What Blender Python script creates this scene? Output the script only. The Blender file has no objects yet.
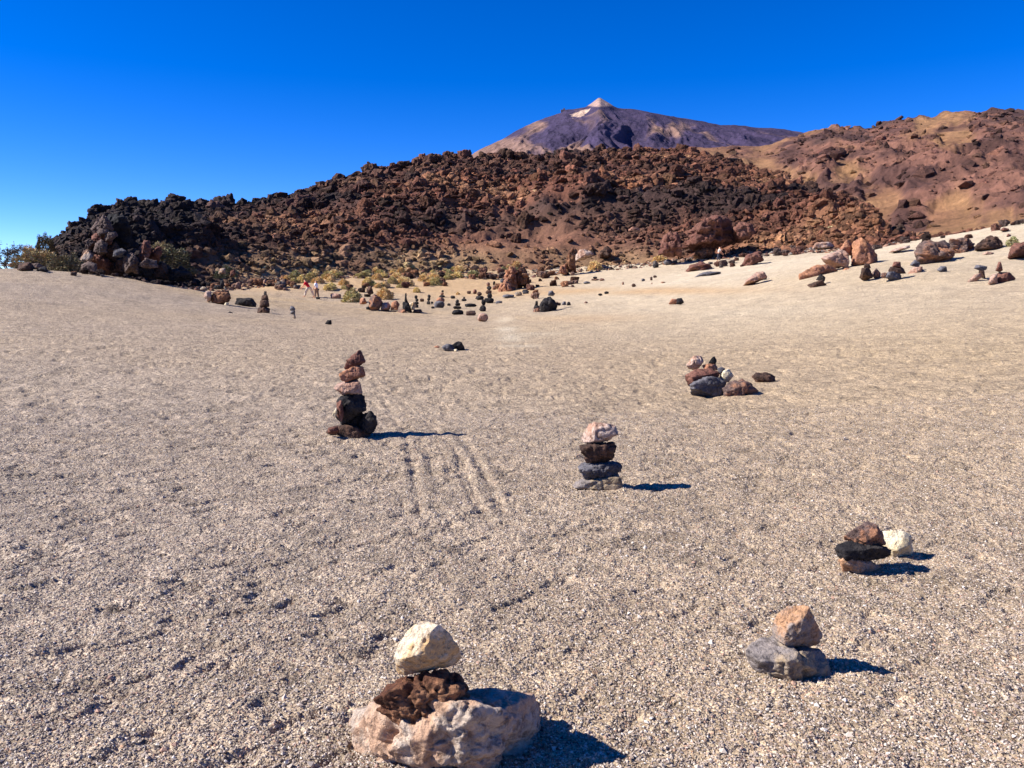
import bpy, math, random
import numpy as np
from mathutils import Vector

R = math.radians
rng = np.random.default_rng(11)
random.seed(11)
scene = bpy.context.scene
COL = scene.collection
CAMH, FPX, PITCH = 1.6, 804.0, R(6.67)
CP, SP = math.cos(PITCH), math.sin(PITCH)

# ------------------------------------------------------------------ helpers
def lin(r, g, b):
    f = lambda c: (c/255/12.92) if c <= 10 else ((c/255+0.055)/1.055)**2.4
    return (f(r), f(g), f(b))

def at(u, v, D):
    """world point seen at pixel (u, v) at forward distance D"""
    r = (np.asarray(u, float)-512)/FPX; up = (384-np.asarray(v, float))/FPX
    dy = CP+up*SP; dz = -SP+up*CP
    return np.stack([r/dy*D, np.ones_like(r)*D, CAMH+dz/dy*D], -1)

def hash3(ix, iy, iz, seed):
    h = (ix.astype(np.int64)*374761393 + iy.astype(np.int64)*668265263 + iz.astype(np.int64)*1274126177 + seed*974634777) & 0xFFFFFFFF
    h = ((h ^ (h >> 13))*1274126177) & 0xFFFFFFFF
    h = ((h ^ (h >> 16))*668265263) & 0xFFFFFFFF
    h = h ^ (h >> 15)
    return (h & 0xFFFFFF)/float(0xFFFFFF)

def vnoise3(p, seed=0):
    i = np.floor(p).astype(np.int64); f = p-i; f = f*f*f*(f*(f*6-15)+10)
    out = 0
    for dx in (0, 1):
        wx = f[:, 0] if dx else 1-f[:, 0]
        for dy in (0, 1):
            wy = f[:, 1] if dy else 1-f[:, 1]
            for dz in (0, 1):
                wz = f[:, 2] if dz else 1-f[:, 2]
                out = out + wx*wy*wz*hash3(i[:, 0]+dx, i[:, 1]+dy, i[:, 2]+dz, seed)
    return out*2-1

def vnoise2(x, y, seed=0):
    ix = np.floor(x).astype(np.int64); iy = np.floor(y).astype(np.int64)
    fx = x-ix; fy = y-iy; fx = fx*fx*(3-2*fx); fy = fy*fy*(3-2*fy)
    z = np.zeros_like(ix)
    a = hash3(ix, iy, z, seed); b = hash3(ix+1, iy, z, seed); c = hash3(ix, iy+1, z, seed); d = hash3(ix+1, iy+1, z, seed)
    return (a*(1-fx)*(1-fy)+b*fx*(1-fy)+c*(1-fx)*fy+d*fx*fy)*2-1

def rot2(x, y, a):
    return x*math.cos(a)-y*math.sin(a), x*math.sin(a)+y*math.cos(a)

def fbm2(x, y, oct=4, seed=0, ridged=False):
    t = 0; a = 1; n = 0
    for k in range(oct):
        w = vnoise2(x, y, seed+k*17)
        if ridged: w = 1-2*np.abs(w)
        t = t+a*w; n += a; a *= .5
        x, y = rot2(x*2.03+3.1, y*2.03+1.7, .6)
    return t/n

def fbm3(p, oct=4, seed=0, ridged=False):
    t = 0; a = 1; n = 0
    for k in range(oct):
        w = vnoise3(p, seed+k*31)
        if ridged: w = 1-2*np.abs(w)
        t = t+a*w; n += a; a *= .5; p = p*2.03+7.3
    return t/n

def np_mesh(name, V, F, mat=None, smooth=True, color=None, attrs=None):
    """V (n,3), F (m,k) all faces with k corners"""
    me = bpy.data.meshes.new(name)
    V = np.asarray(V, np.float32); F = np.asarray(F, np.int32); m, k = F.shape
    me.vertices.add(len(V)); me.vertices.foreach_set('co', V.ravel())
    me.loops.add(m*k); me.loops.foreach_set('vertex_index', F.ravel())
    me.polygons.add(m)
    me.polygons.foreach_set('loop_start', np.arange(0, m*k, k, dtype=np.int32))
    me.polygons.foreach_set('use_smooth', np.full(m, smooth, bool))
    me.update(calc_edges=True)
    if color is not None:
        c = np.ones((len(V), 4), np.float32); c[:, :3] = color
        a = me.color_attributes.new('Col', 'FLOAT_COLOR', 'POINT'); a.data.foreach_set('color', c.ravel())
    for kx, val in (attrs or {}).items():
        a = me.attributes.new(kx, 'FLOAT', 'POINT'); a.data.foreach_set('value', np.asarray(val, np.float32))
    if mat: me.materials.append(mat)
    return me

def link(name, me, loc=(0, 0, 0), parent=None):
    o = bpy.data.objects.new(name, me); COL.objects.link(o); o.location = loc
    if parent: o.parent = parent
    return o

def tag(o, label=None, cat=None, group=None, kind=None):
    if label: o['label'] = label
    if cat: o['category'] = cat
    if group: o['group'] = group
    if kind: o['kind'] = kind
    return o

def grid_faces(nr, nc, wrap=False):
    a = np.arange(nr*nc).reshape(nr, nc)
    if wrap: a = np.concatenate([a, a[:, :1]], 1)
    return np.stack([a[:-1, :-1], a[:-1, 1:], a[1:, 1:], a[1:, :-1]], -1).reshape(-1, 4)

ICO = {}
def ico(sub):
    if sub not in ICO:
        import bmesh
        bm = bmesh.new(); bmesh.ops.create_icosphere(bm, subdivisions=sub, radius=1)
        v = np.array([x.co[:] for x in bm.verts]); f = np.array([[x.index for x in q.verts] for q in bm.faces]); bm.free()
        ICO[sub] = (v/np.linalg.norm(v, axis=1, keepdims=True), f)
    return ICO[sub]

def hull_planes(P):
    import bmesh
    bm = bmesh.new()
    vs = [bm.verts.new(tuple(p)) for p in P]
    bmesh.ops.convex_hull(bm, input=vs)
    bmesh.ops.delete(bm, geom=[v for v in bm.verts if not v.link_faces], context='VERTS')
    bm.normal_update()
    N = []; H = []
    for f in bm.faces:
        n = np.array(f.normal[:]); c = np.array(f.verts[0].co[:]); h = n@c
        if f.calc_area() < 1e-12: continue
        if h < 0: n, h = -n, -h
        N.append(n); H.append(max(h, 1e-4))
    bm.free()
    return np.array(N), np.array(H)

# ------------------------------------------------------------------ ground height
CTRL = [  # pixel u, v and forward distance in metres
 (0,400,11),(0,330,19.5),(0,295,31),(0,271,45),(60,271,48),(120,277,50),(200,292,52),(200,330,24),(200,400,11.5),
 (0,560,4.75),(0,768,2.62),(500,340,25.5),(480,326,36),(500,311,56),(480,296,78),(500,282,96),
 (312,299,75),(265,315,40),(330,320,40),(400,319,45),(545,313,50),(480,321,44),
 (600,266,108),(560,300,62),(680,304,45),(620,281,84),(700,263,94),(760,252,98),
 (850,269,45),(900,245,78),(850,251,88),(1000,284,32),(1024,221,60),(950,238,68),(900,277,38),(760,330,26),
 (1024,330,17.6),(1024,400,10),(1024,560,4.8),(1024,300,25),(1024,255,42),(700,391,12.8),
 (360,275,98),(300,278,88),(420,272,104),(760,290,45),(620,310,50),
]
pts = [at(*c) for c in CTRL]
for x, y in ((0,2),(0,4),(0,6.5),(0,9),(0,13),(2.5,7),(-2.5,7),(3,4),(-3,4),(0,-6),(-6,-4),(6,-4),(0,-25),(-20,-20),(20,-20)):
    pts.append((x, y, 0.0 if y > -10 else .4))
for x, y, z in ((-40,30,3.0),(-60,20,4.0),(-60,60,1.8),(-38,62,2.0),(-46,80,1.0),(40,30,4.5),(60,20,6),(70,60,9),(55,90,8.5),(75,110,8),
                (45,110,7),(0,125,7),(-30,125,4),(-80,110,-2),(-25,18,1.2),(30,14,1.6)):
    pts.append((x, y, z))
pts = np.array(pts)
S = 20.0
def tpsk(r2): return np.where(r2 > 1e-12, .5*r2*np.log(np.maximum(r2, 1e-12)), 0)
A = pts[:, :2]/S
n = len(pts)
K = tpsk(((A[:, None]-A[None])**2).sum(-1))+np.eye(n)*.004
Q = np.c_[np.ones(n), A]
M = np.block([[K, Q], [Q.T, np.zeros((3, 3))]])
W = np.linalg.solve(M, np.r_[pts[:, 2], 0, 0, 0])
def G(x, y):
    x = np.atleast_1d(np.asarray(x, float)); y = np.atleast_1d(np.asarray(y, float))
    rho = np.hypot(x, y); k = np.minimum(1, 128/np.maximum(rho, 1e-6))
    xx = x*k/S; yy = y*k/S
    z = W[n]+W[n+1]*xx+W[n+2]*yy
    for i in range(n):
        z = z+W[i]*tpsk((xx-A[i, 0])**2+(yy-A[i, 1])**2)
    t = np.clip((rho-122)/100, 0, 1)
    z = z*(1-t)+(-12)*t
    return z

RD = np.r_[np.linspace(2, 30, 600), np.linspace(30.1, 125, 700)]
def hit(u, v):
    """first ground point under the pixel"""
    p = at(u, v, 1.0); dx, dz = p[0], p[2]-CAMH
    g = G(RD*dx, RD)-(CAMH+RD*dz)
    k = np.argmax(g > 0) if (g > 0).any() else len(RD)-1
    if k == 0: k = 1
    t = g[k-1]/(g[k-1]-g[k]) if g[k] > 0 else 0
    D = RD[k-1]+(RD[k]-RD[k-1])*t
    return D

# ------------------------------------------------------------------ materials
def nodes(name):
    m = bpy.data.materials.new(name); m.use_nodes = True
    nt = m.node_tree; b = nt.nodes['Principled BSDF']
    b.inputs['Roughness'].default_value = .92; b.inputs['Specular IOR Level'].default_value = .2
    return m, nt, b
def nn(nt, t, **kw):
    x = nt.nodes.new(t)
    for k, v in kw.items():
        if k.startswith('_'): setattr(x, k[1:], v)
        else: x.inputs[k.replace('__', ' ')].default_value = v
    return x
def ramp(nt, fac, stops):
    r = nt.nodes.new('ShaderNodeValToRGB'); e = r.color_ramp.elements
    while len(e) < len(stops): e.new(.5)
    for el, (p, c) in zip(e, stops):
        el.position = p; el.color = (*c, 1) if len(c) == 3 else c
    nt.links.new(fac, r.inputs[0]); return r.outputs[0]
def mix(nt, a, b, f, mode='MIX'):
    m = nt.nodes.new('ShaderNodeMix'); m.data_type = 'RGBA'; m.blend_type = mode
    for s, v in ((m.inputs[6], a), (m.inputs[7], b), (m.inputs[0], f)):
        if isinstance(v, (int, float)): s.default_value = v
        elif isinstance(v, tuple): s.default_value = (*v[:3], 1)
        else: nt.links.new(v, s)
    return m.outputs[2]
def g3(v): return (v, v, v)

def rock_mat(name, c1=None, c2=None, c3=None, scale=6.0, bump=.6, source='fixed', pits=.5):
    """c1 main, c2 patches, c3 dark staining; source: fixed / object (object colour) / attr (vertex colour)"""
    m, nt, b = nodes(name)
    tc = nn(nt, 'ShaderNodeTexCoord'); co = tc.outputs['Object']
    n1 = nn(nt, 'ShaderNodeTexNoise', Scale=scale, Detail=8, Roughness=.65); nt.links.new(co, n1.inputs['Vector'])
    n2 = nn(nt, 'ShaderNodeTexNoise', Scale=scale*4.3, Detail=6, Roughness=.7); nt.links.new(co, n2.inputs['Vector'])
    vo = nn(nt, 'ShaderNodeTexVoronoi', Scale=scale*7); nt.links.new(co, vo.inputs['Vector'])
    if source == 'fixed': base = c1
    elif source == 'object': base = nn(nt, 'ShaderNodeObjectInfo').outputs['Color']
    else: base = nn(nt, 'ShaderNodeAttribute', _attribute_name='Col').outputs['Color']
    if source == 'fixed':
        f = ramp(nt, n1.outputs[0], [(.46, g3(0)), (.56, g3(1))])
        col = mix(nt, base, c2, f)
    else:
        f = ramp(nt, n1.outputs[0], [(.3, g3(.55)), (.72, g3(1.5))])
        col = mix(nt, base, f, 1.0, 'MULTIPLY')
    d = ramp(nt, n2.outputs[0], [(.36, g3(1)), (.5, g3(0))])
    col = mix(nt, col, c3 if c3 else (.035, .025, .022), mix(nt, (0, 0, 0), d, .55 if source == 'fixed' else .4))
    v = ramp(nt, n2.outputs[0], [(.3, g3(.72)), (.75, g3(1.25))])
    col = mix(nt, col, v, 1.0, 'MULTIPLY')
    nt.links.new(col, b.inputs['Base Color'])
    pit = ramp(nt, vo.outputs['Distance'], [(.0, g3(0)), (.32, g3(1))])
    b1 = nn(nt, 'ShaderNodeBump', Strength=pits, Distance=.12/scale); nt.links.new(pit, b1.inputs['Height'])
    b2 = nn(nt, 'ShaderNodeBump', Strength=bump, Distance=.5/scale); nt.links.new(n2.outputs[0], b2.inputs['Height']); nt.links.new(b1.outputs[0], b2.inputs['Normal'])
    b3 = nn(nt, 'ShaderNodeBump', Strength=bump, Distance=1.0/scale); nt.links.new(n1.outputs[0], b3.inputs['Height']); nt.links.new(b2.outputs[0], b3.inputs['Normal'])
    nt.links.new(b3.outputs[0], b.inputs['Normal'])
    return m

PAL = {
 'taupe': (lin(128,104,94), lin(104,84,76), lin(48,40,39)),
 'tanbase': (lin(212,166,128), lin(208,184,160), lin(118,82,62)),
 'cream': (lin(226,208,180), lin(204,168,122), lin(140,120,98)),
 'white': (lin(228,214,184), lin(208,188,150), lin(160,145,120)),
 'brown': (lin(110,66,42), lin(165,112,72), lin(30,22,20)),
 'pinktan': (lin(206,156,126), lin(212,182,162), lin(110,72,52)),
 'red': (lin(150,98,78), lin(120,72,58), lin(50,34,30)),
 'orange': (lin(208,140,92), lin(170,112,84), lin(96,56,40)),
 'pink': (lin(205,165,142), lin(190,140,112), lin(90,66,56)),
 'dark': (lin(58,54,56), lin(80,72,68), lin(22,21,23)),
 'black': (lin(40,38,41), lin(56,52,52), lin(15,15,17)),
 'grey': (lin(128,123,128), lin(96,91,94), lin(52,50,54)),
 'greytan': (lin(160,146,138), lin(178,152,116), lin(58,50,48)),
 'mauve': (lin(128,102,92), lin(176,118,80), lin(64,44,42)),
 'darkbrown': (lin(82,60,50), lin(112,80,62), lin(30,24,24)),
 'orangegrey': (lin(214,158,108), lin(165,146,132), lin(100,72,52)),
}
for k_ in PAL:
    if k_ in ('white', 'cream'): continue
    cs = []
    for c_ in PAL[k_]:
        c_ = np.array(c_); l_ = c_.mean(); c_ = (l_+(c_-l_)*.82)*(.8 if k_ not in ('black', 'dark') else .58); cs.append(tuple(c_))
    PAL[k_] = tuple(cs)
MATS = {}
def pm(key, scale):
    k = (key, round(scale, 1))
    if k not in MATS:
        MATS[k] = rock_mat('rock_'+key, *PAL[key], scale=scale, bump=.5)
    return MATS[k]
M_LAVA_OBJ = rock_mat('lava_block', source='object', scale=1.1, bump=.8)
M_LAVA_ATT = rock_mat('lava_rubble', source='attr', scale=.8, bump=.8)

# ------------------------------------------------------------------ rock shapes
def rock_dirs(sub, ext):
    d, f = ico(sub); d = d*ext; d = d/np.linalg.norm(d, axis=1, keepdims=True)
    return d, f

def radial(d, N, H, p=26):
    q = np.maximum(d@N.T/H, 0)
    mx = q.max(1, keepdims=True)
    return 1/(mx[:, 0]*((q/mx)**p).sum(1)**(1/p))

def craggy(V, size, amp=.05, seed=0, freq=3.0):
    p = V/size*freq+seed*3.7
    dsp = fbm3(p, 5, seed)*amp*.8 - np.maximum(0, fbm3(p*1.5, 4, seed+5, True)-.2)*amp*2.4 + fbm3(p*5, 3, seed+8)*amp*.5
    L = np.linalg.norm(V, axis=1, keepdims=True)
    return V*(1+(dsp[:, None]*size/np.maximum(L, size*.25)))

def stone(poly, D, thick, key, label, name='stone', cat='stone', group=None, sub=5, amp=.035, sc=None, seed=None, dents=(), grow=1.05, face=()):
    """a rock whose outline (pixels) stands at distance D with its own real thickness (metres)"""
    global SEED
    SEED += 1; sd = seed or SEED
    r = np.random.default_rng(sd)
    P2 = np.array(poly, float); P2 = P2.mean(0)+(P2-P2.mean(0))*grow; ring = at(P2[:, 0], P2[:, 1], D)
    c = ring.mean(0)*.5+(ring.max(0)+ring.min(0))*.25
    w = ring[:, 0].max()-ring[:, 0].min(); h = ring[:, 2].max()-ring[:, 2].min()
    t = thick
    jy = r.uniform(-.42, .42, len(ring))*t
    jr = np.array([at(P2[i, 0], P2[i, 1], D+jy[i]) for i in range(len(P2))])
    pc = P2.mean(0); X = [jr]
    for k in (-1, 1):
        m_ = 3; ii = (np.arange(m_)*len(P2)/m_+r.uniform(0, 1.5)).astype(int) % len(P2)
        q2 = pc+(P2[ii]-pc)*r.uniform(.35, .85, (m_, 1))
        X.append(np.array([at(q2[i, 0], q2[i, 1], D+k*t*r.uniform(.36, .52)) for i in range(m_)]))
    X = np.concatenate(X)-c
    N, H = hull_planes(X)
    N2 = r.normal(size=(13, 3)); N2[:, 1] *= 2.2; N2 /= np.linalg.norm(N2, axis=1, keepdims=True)
    H2 = (N2@X.T).max(1)*r.uniform(.8, .97, 13)
    N = np.r_[N, N2]; H = np.r_[H, H2]
    for fx, fy, fz, fh in face:
        q = np.array([[fx, fy, fz]])/math.sqrt(fx*fx+fy*fy+fz*fz); N = np.r_[N, q]; H = np.r_[H, (q@X.T).max(1)*fh]
    ext = np.array([w, t, h])
    d, f = rock_dirs(sub, ext)
    V = d*radial(d, N, H, 110)[:, None]
    size = (w*t*h)**(1/3)
    for (dx, dy, dz, rad, dep) in dents:
        dd = np.array([dx, dy, dz]); dd = dd/np.linalg.norm(dd); q = V/np.linalg.norm(V, axis=1, keepdims=True)
        V = V*(1-dep*np.exp(-((q-dd)**2).sum(1)/rad**2))[:, None]
    V = craggy(V, size, amp, sd, 2.6)
    scn = sc or 1.5/size
    me = np_mesh(name, V, f, pm(key, scn))
    o = link(name, me, tuple(c))
    tag(o, label, cat, group)
    return o
SEED = 100

def rand_planes(r, n=14, flat=.75):
    N = r.normal(size=(n, 3)); N /= np.linalg.norm(N, axis=1, keepdims=True)
    N = np.r_[N, [[0, 0, -1], [0, 0, 1], [1, 0, 0], [-1, 0, 0], [0, 1, 0], [0, -1, 0]]]
    H = r.uniform(.62, 1.0, len(N))
    return N, H

def proto_rock(seed, sub, amp=.09, npl=12, p=30):
    r = np.random.default_rng(seed)
    N, H = rand_planes(r, npl); d, f = ico(sub)
    V = d*radial(d, N, H, p)[:, None]
    V = craggy(V, 1.0, amp, seed, 1.8)
    V -= (V.max(0)+V.min(0))/2; V /= (V.max(0)-V.min(0))
    return V, f      # fits a unit box centred on the origin

BL = [np_mesh('rock_shape', *proto_rock(500+i, 4, .2, 9, 70), M_LAVA_OBJ) for i in range(14)]

def block(u, vb, w, h, colr, label, name='rock', cat='rock', group=None, D=None, depth=None, rz=None, sink=.12, dz=0, mesh=None):
    """a rock of w x h pixels whose foot is at pixel (u, vb) on the ground"""
    D = hit(u, vb) if D is None else D
    W_ = w/FPX*D; H_ = h/FPX*D; T = depth or W_*random.uniform(.7, 1.0)
    p = at(u, vb, D+T*.4)
    z = G(p[0], p[1])[0] if not dz else at(u, vb, D)[2]
    o = link(name, mesh or random.choice(BL), (p[0], p[1], z+H_*(.5-sink) if not dz else z+H_*.5))
    a = rz if rz is not None else random.choice((0, math.pi))+random.uniform(-.25, .25)
    o.rotation_euler = (random.uniform(-.1, .1), random.uniform(-.1, .1), a)
    o.scale = (W_, T, H_*(1+sink))
    o.color = (*colr, 1)
    tag(o, label, cat, group); return o

# ------------------------------------------------------------------ world, sun, camera
w = bpy.data.worlds.new('World'); scene.world = w; w.use_nodes = True
nt = w.node_tree; bg = nt.nodes['Background']
SHADOW = Vector((1, .1, 0)).normalized(); EL = R(38)
sun_dir = Vector((-SHADOW.x*math.cos(EL), -SHADOW.y*math.cos(EL), math.sin(EL)))
sky = nt.nodes.new('ShaderNodeTexSky'); sky.sky_type = 'NISHITA'; sky.sun_disc = False
sky.sun_elevation = EL; sky.sun_rotation = math.atan2(sun_dir.x, sun_dir.y)
sky.altitude = 5200; sky.air_density = 1.0; sky.dust_density = .1; sky.ozone_density = 3.0
hs = nt.nodes.new('ShaderNodeHueSaturation'); hs.inputs['Saturation'].default_value = 1.38; hs.inputs['Value'].default_value = 1.1; hs.inputs['Hue'].default_value = .518
nt.links.new(sky.outputs[0], hs.inputs['Color']); nt.links.new(hs.outputs[0], bg.inputs[0])
bg.inputs[1].default_value = .097
L = bpy.data.lights.new('sun', 'SUN'); L.energy = 4.6; L.angle = R(.5); L.color = (1, .955, .895)
lo = bpy.data.objects.new('sun', L); COL.objects.link(lo); lo.rotation_euler = (-sun_dir).to_track_quat('-Z', 'Y').to_euler()
cam = bpy.data.cameras.new('camera'); co_ = bpy.data.objects.new('camera', cam); COL.objects.link(co_)
cam.sensor_width = 36; cam.lens = FPX/1024*36; cam.clip_end = 20000; cam.clip_start = .05
co_.location = (0, 0, CAMH); co_.rotation_euler = (math.pi/2-PITCH, 0, 0); scene.camera = co_
vs = scene.view_settings; vs.view_transform = 'Standard'; vs.look = 'None'; vs.gamma = 1; vs.exposure = 1.1; vs.use_curve_mapping = False

# ------------------------------------------------------------------ ground sheet
def ground_mat():
    m, nt, b = nodes('lapilli_gravel')
    tc = nn(nt, 'ShaderNodeTexCoord'); co = tc.outputs['Object']
    vo = nn(nt, 'ShaderNodeTexVoronoi', Scale=105.0, Randomness=1.0); nt.links.new(co, vo.inputs['Vector'])
    v2 = nn(nt, 'ShaderNodeTexVoronoi', Scale=42.0, Randomness=1.0); nt.links.new(co, v2.inputs['Vector'])
    sep = nn(nt, 'ShaderNodeSeparateColor'); nt.links.new(vo.outputs['Color'], sep.inputs[0])
    grain0 = ramp(nt, sep.outputs[0], [(0, lin(118,103,94)), (.14, lin(156,139,127)), (.45, lin(186,169,152)), (.75, lin(204,188,170)), (.93, lin(224,211,194)), (1, lin(182,148,126))])
    v3 = nn(nt, 'ShaderNodeTexVoronoi', Scale=17.0, Randomness=1.0); nt.links.new(co, v3.inputs['Vector'])
    s3 = nn(nt, 'ShaderNodeSeparateColor'); nt.links.new(v3.outputs['Color'], s3.inputs[0])
    grain = mix(nt, grain0, ramp(nt, s3.outputs[0], [(0, g3(.68)), (.12, g3(.9)), (.8, g3(1.04)), (1, g3(1.2))]), 1.0, 'MULTIPLY')
    v4 = nn(nt, 'ShaderNodeTexVoronoi', Scale=5.0, Randomness=1.0); nt.links.new(co, v4.inputs['Vector'])
    s4 = nn(nt, 'ShaderNodeSeparateColor'); nt.links.new(v4.outputs['Color'], s4.inputs[0])
    grain = mix(nt, grain, ramp(nt, s4.outputs[0], [(0, g3(.75)), (.25, g3(.95)), (1, g3(1.08))]), 1.0, 'MULTIPLY')
    at1 = nn(nt, 'ShaderNodeAttribute', _attribute_name='warm').outputs['Fac']
    at2 = nn(nt, 'ShaderNodeAttribute', _attribute_name='pale').outputs['Fac']
    warm = mix(nt, grain, lin(255,242,212), 1.0, 'MULTIPLY')
    c = mix(nt, mix(nt, grain, (.82, .8, .77), 1.0, 'MULTIPLY'), warm, at1)
    c = mix(nt, c, mix(nt, grain, lin(224,206,172), .6), at2)
    c = mix(nt, c, mix(nt, lin(206,166,112), grain, .3), nn(nt, 'ShaderNodeAttribute', _attribute_name='ochre').outputs['Fac'])
    nz = nn(nt, 'ShaderNodeTexNoise', Scale=1.3, Detail=6, Roughness=.6); nt.links.new(co, nz.inputs['Vector'])
    nl = nn(nt, 'ShaderNodeTexNoise', Scale=9.0, Detail=5, Roughness=.65); nt.links.new(co, nl.inputs['Vector'])
    c = mix(nt, c, ramp(nt, nz.outputs[0], [(.3, g3(.84)), (.7, g3(1.1))]), 1.0, 'MULTIPLY')
    c = mix(nt, c, ramp(nt, nl.outputs[0], [(.3, g3(.82)), (.7, g3(1.12))]), 1.0, 'MULTIPLY')
    c = mix(nt, c, (.845, .838, .822), 1.0, 'MULTIPLY')
    nt.links.new(c, b.inputs['Base Color'])
    b1 = nn(nt, 'ShaderNodeBump', Strength=.8, Distance=.005); b1.invert = True; nt.links.new(vo.outputs['Distance'], b1.inputs['Height'])
    b2 = nn(nt, 'ShaderNodeBump', Strength=.7, Distance=.009); b2.invert = True; nt.links.new(v2.outputs['Distance'], b2.inputs['Height']); nt.links.new(b1.outputs[0], b2.inputs['Normal'])
    b3 = nn(nt, 'ShaderNodeBump', Strength=.9, Distance=.09); nt.links.new(nl.outputs[0], b3.inputs['Height']); nt.links.new(b2.outputs[0], b3.inputs['Normal'])
    nt.links.new(b3.outputs[0], b.inputs['Normal'])
    return m

TRACKS = [  # dragged furrows in the gravel, as pixel polylines on the ground
 [(372,378),(384,398),(402,428),(412,458),(416,490),(421,516)],
 [(424,440),(432,462),(436,478),(440,492)],
 [(402,402),(440,432),(458,455),(470,484),(484,518)],
 [(380,385),(420,412),(462,438),(478,462),(492,488),(504,514)],
 [(466,488),(478,505),(490,520)], [(366,372),(376,364),(402,360)],
 [(408,540),(418,530)], [(430,526),(452,524),(476,516)],
]
SEG = []
for tr in TRACKS:
    q = []
    for u, v in tr:
        D = hit(u, v); p = at(u, v, D); q.append(p[:2])
    SEG += [(q[i], q[i+1]) for i in range(len(q)-1)]

def lumps(x, y):
    rho = np.hypot(x, y)
    z = fbm2(x*.35, y*.35, 3, 3)*.05*np.clip(rho/15, .2, 1)
    z += fbm2(x*1.6, y*1.6, 3, 9)*.014
    nr = rho < 30
    fd_ = np.clip((22-rho[nr])/12, 0, 1); z[nr] += fbm2(x[nr]*5.5, y[nr]*5.5, 4, 21)*.017*fd_
    rx, ry = rot2(x[nr], y[nr], -.7)
    pit = fbm2(rx*4.2, ry*9.5, 3, 33)
    z[nr] -= np.clip(pit-.2, 0, .3)*.085*fd_*(.65+.5*np.clip(-x[nr]/2.5+.3, 0, 1))
    nn_ = rho < 9
    z[nn_] += fbm2(x[nn_]*42, y[nn_]*42, 2, 41)*.006
    # furrows
    sel = (np.abs(x+.6) < 2.5) & (y > 4.5) & (y < 14)
    xs, ys = x[sel], y[sel]; dmin = np.full(xs.shape, 9.)
    for a, b_ in SEG:
        ab = b_-a; L2 = ab@ab
        t = np.clip(((xs-a[0])*ab[0]+(ys-a[1])*ab[1])/L2, 0, 1)
        dmin = np.minimum(dmin, np.hypot(xs-a[0]-t*ab[0], ys-a[1]-t*ab[1]))
    dmin = dmin+fbm2(xs*9, ys*9, 2, 51)*.012+fbm2(xs*2.6, ys*2.6, 2, 52)*.028
    fd = (.45+.9*np.clip(fbm2(xs*1.9, ys*1.9, 2, 57)+.3, 0, 1))*np.clip((11.5-ys)/4, .5, 1); z[sel] += fd*(-.02*np.exp(-(dmin/.032)**2)+.011*np.exp(-((dmin-.08)/.035)**2))
    mid = (rho > 6) & (rho < 40); mk = np.clip((rho[mid]-6)/8, 0, 1)*np.clip((36-rho[mid])/16, 0, 1)
    z[mid] += mk*(fbm2(x[mid]*3.1, y[mid]*2.2, 3, 63)*.022-np.clip(fbm2(x[mid]*5.3, y[mid]*3.2, 2, 65)-.25, 0, .4)*.08)
    far = rho > 12
    z[far] += np.clip(rho[far]-12, 0, 30)/30*.09*fbm2(x[far]*.9, y[far]*.9, 3, 61)
    return z

def project(x, y, z):
    cy = y*CP-(z-CAMH)*SP; cz_ = y*SP+(z-CAMH)*CP
    return 512+FPX*x/cy, 384-FPX*cz_/cy

def blob(u, v, cu, cv, ru, rv): return np.exp(-((u-cu)/ru)**2-((v-cv)/rv)**2)
azd = np.linspace(R(-41), R(41), 1500)
azc = np.linspace(R(41), R(319), 130)[1:-1]
az = np.r_[azd, azc]
rr = [.35]
while rr[-1] < 2.1: rr.append(rr[-1]*1.12)
while rr[-1] < 130:
    rr.append(rr[-1]+max(.005, min(rr[-1]**2/1286*(.85 if rr[-1] < 7 else .6), .6)))
while rr[-1] < 9500: rr.append(rr[-1]*1.12)
rr = np.array(rr)
RRm, AZ = np.meshgrid(rr, az, indexing='ij')
gx = (RRm*np.sin(AZ)).ravel(); gy = (RRm*np.cos(AZ)).ravel()
# smooth base evaluated on a coarser net, then sampled
cr = np.r_[rr[:: 6], rr[-1]]; ca = np.r_[azd[::20], azd[-1], azc[::2], R(319)]
CR, CA = np.meshgrid(cr, ca, indexing='ij')
cz = G((CR*np.sin(CA)).ravel(), (CR*np.cos(CA)).ravel()).reshape(CR.shape)
def samp(R_, A_):
    i = np.clip(np.searchsorted(cr, R_, 'right')-1, 0, len(cr)-2); j = np.clip(np.searchsorted(ca, A_, 'right')-1, 0, len(ca)-2)
    fr = (R_-cr[i])/(cr[i+1]-cr[i]); fa = (A_-ca[j])/(ca[j+1]-ca[j])
    return cz[i, j]*(1-fr)*(1-fa)+cz[i+1, j]*fr*(1-fa)+cz[i, j+1]*(1-fr)*fa+cz[i+1, j+1]*fr*fa
gz = samp(RRm.ravel(), AZ.ravel())+lumps(gx, gy)
rho = np.hypot(gx, gy)
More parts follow.
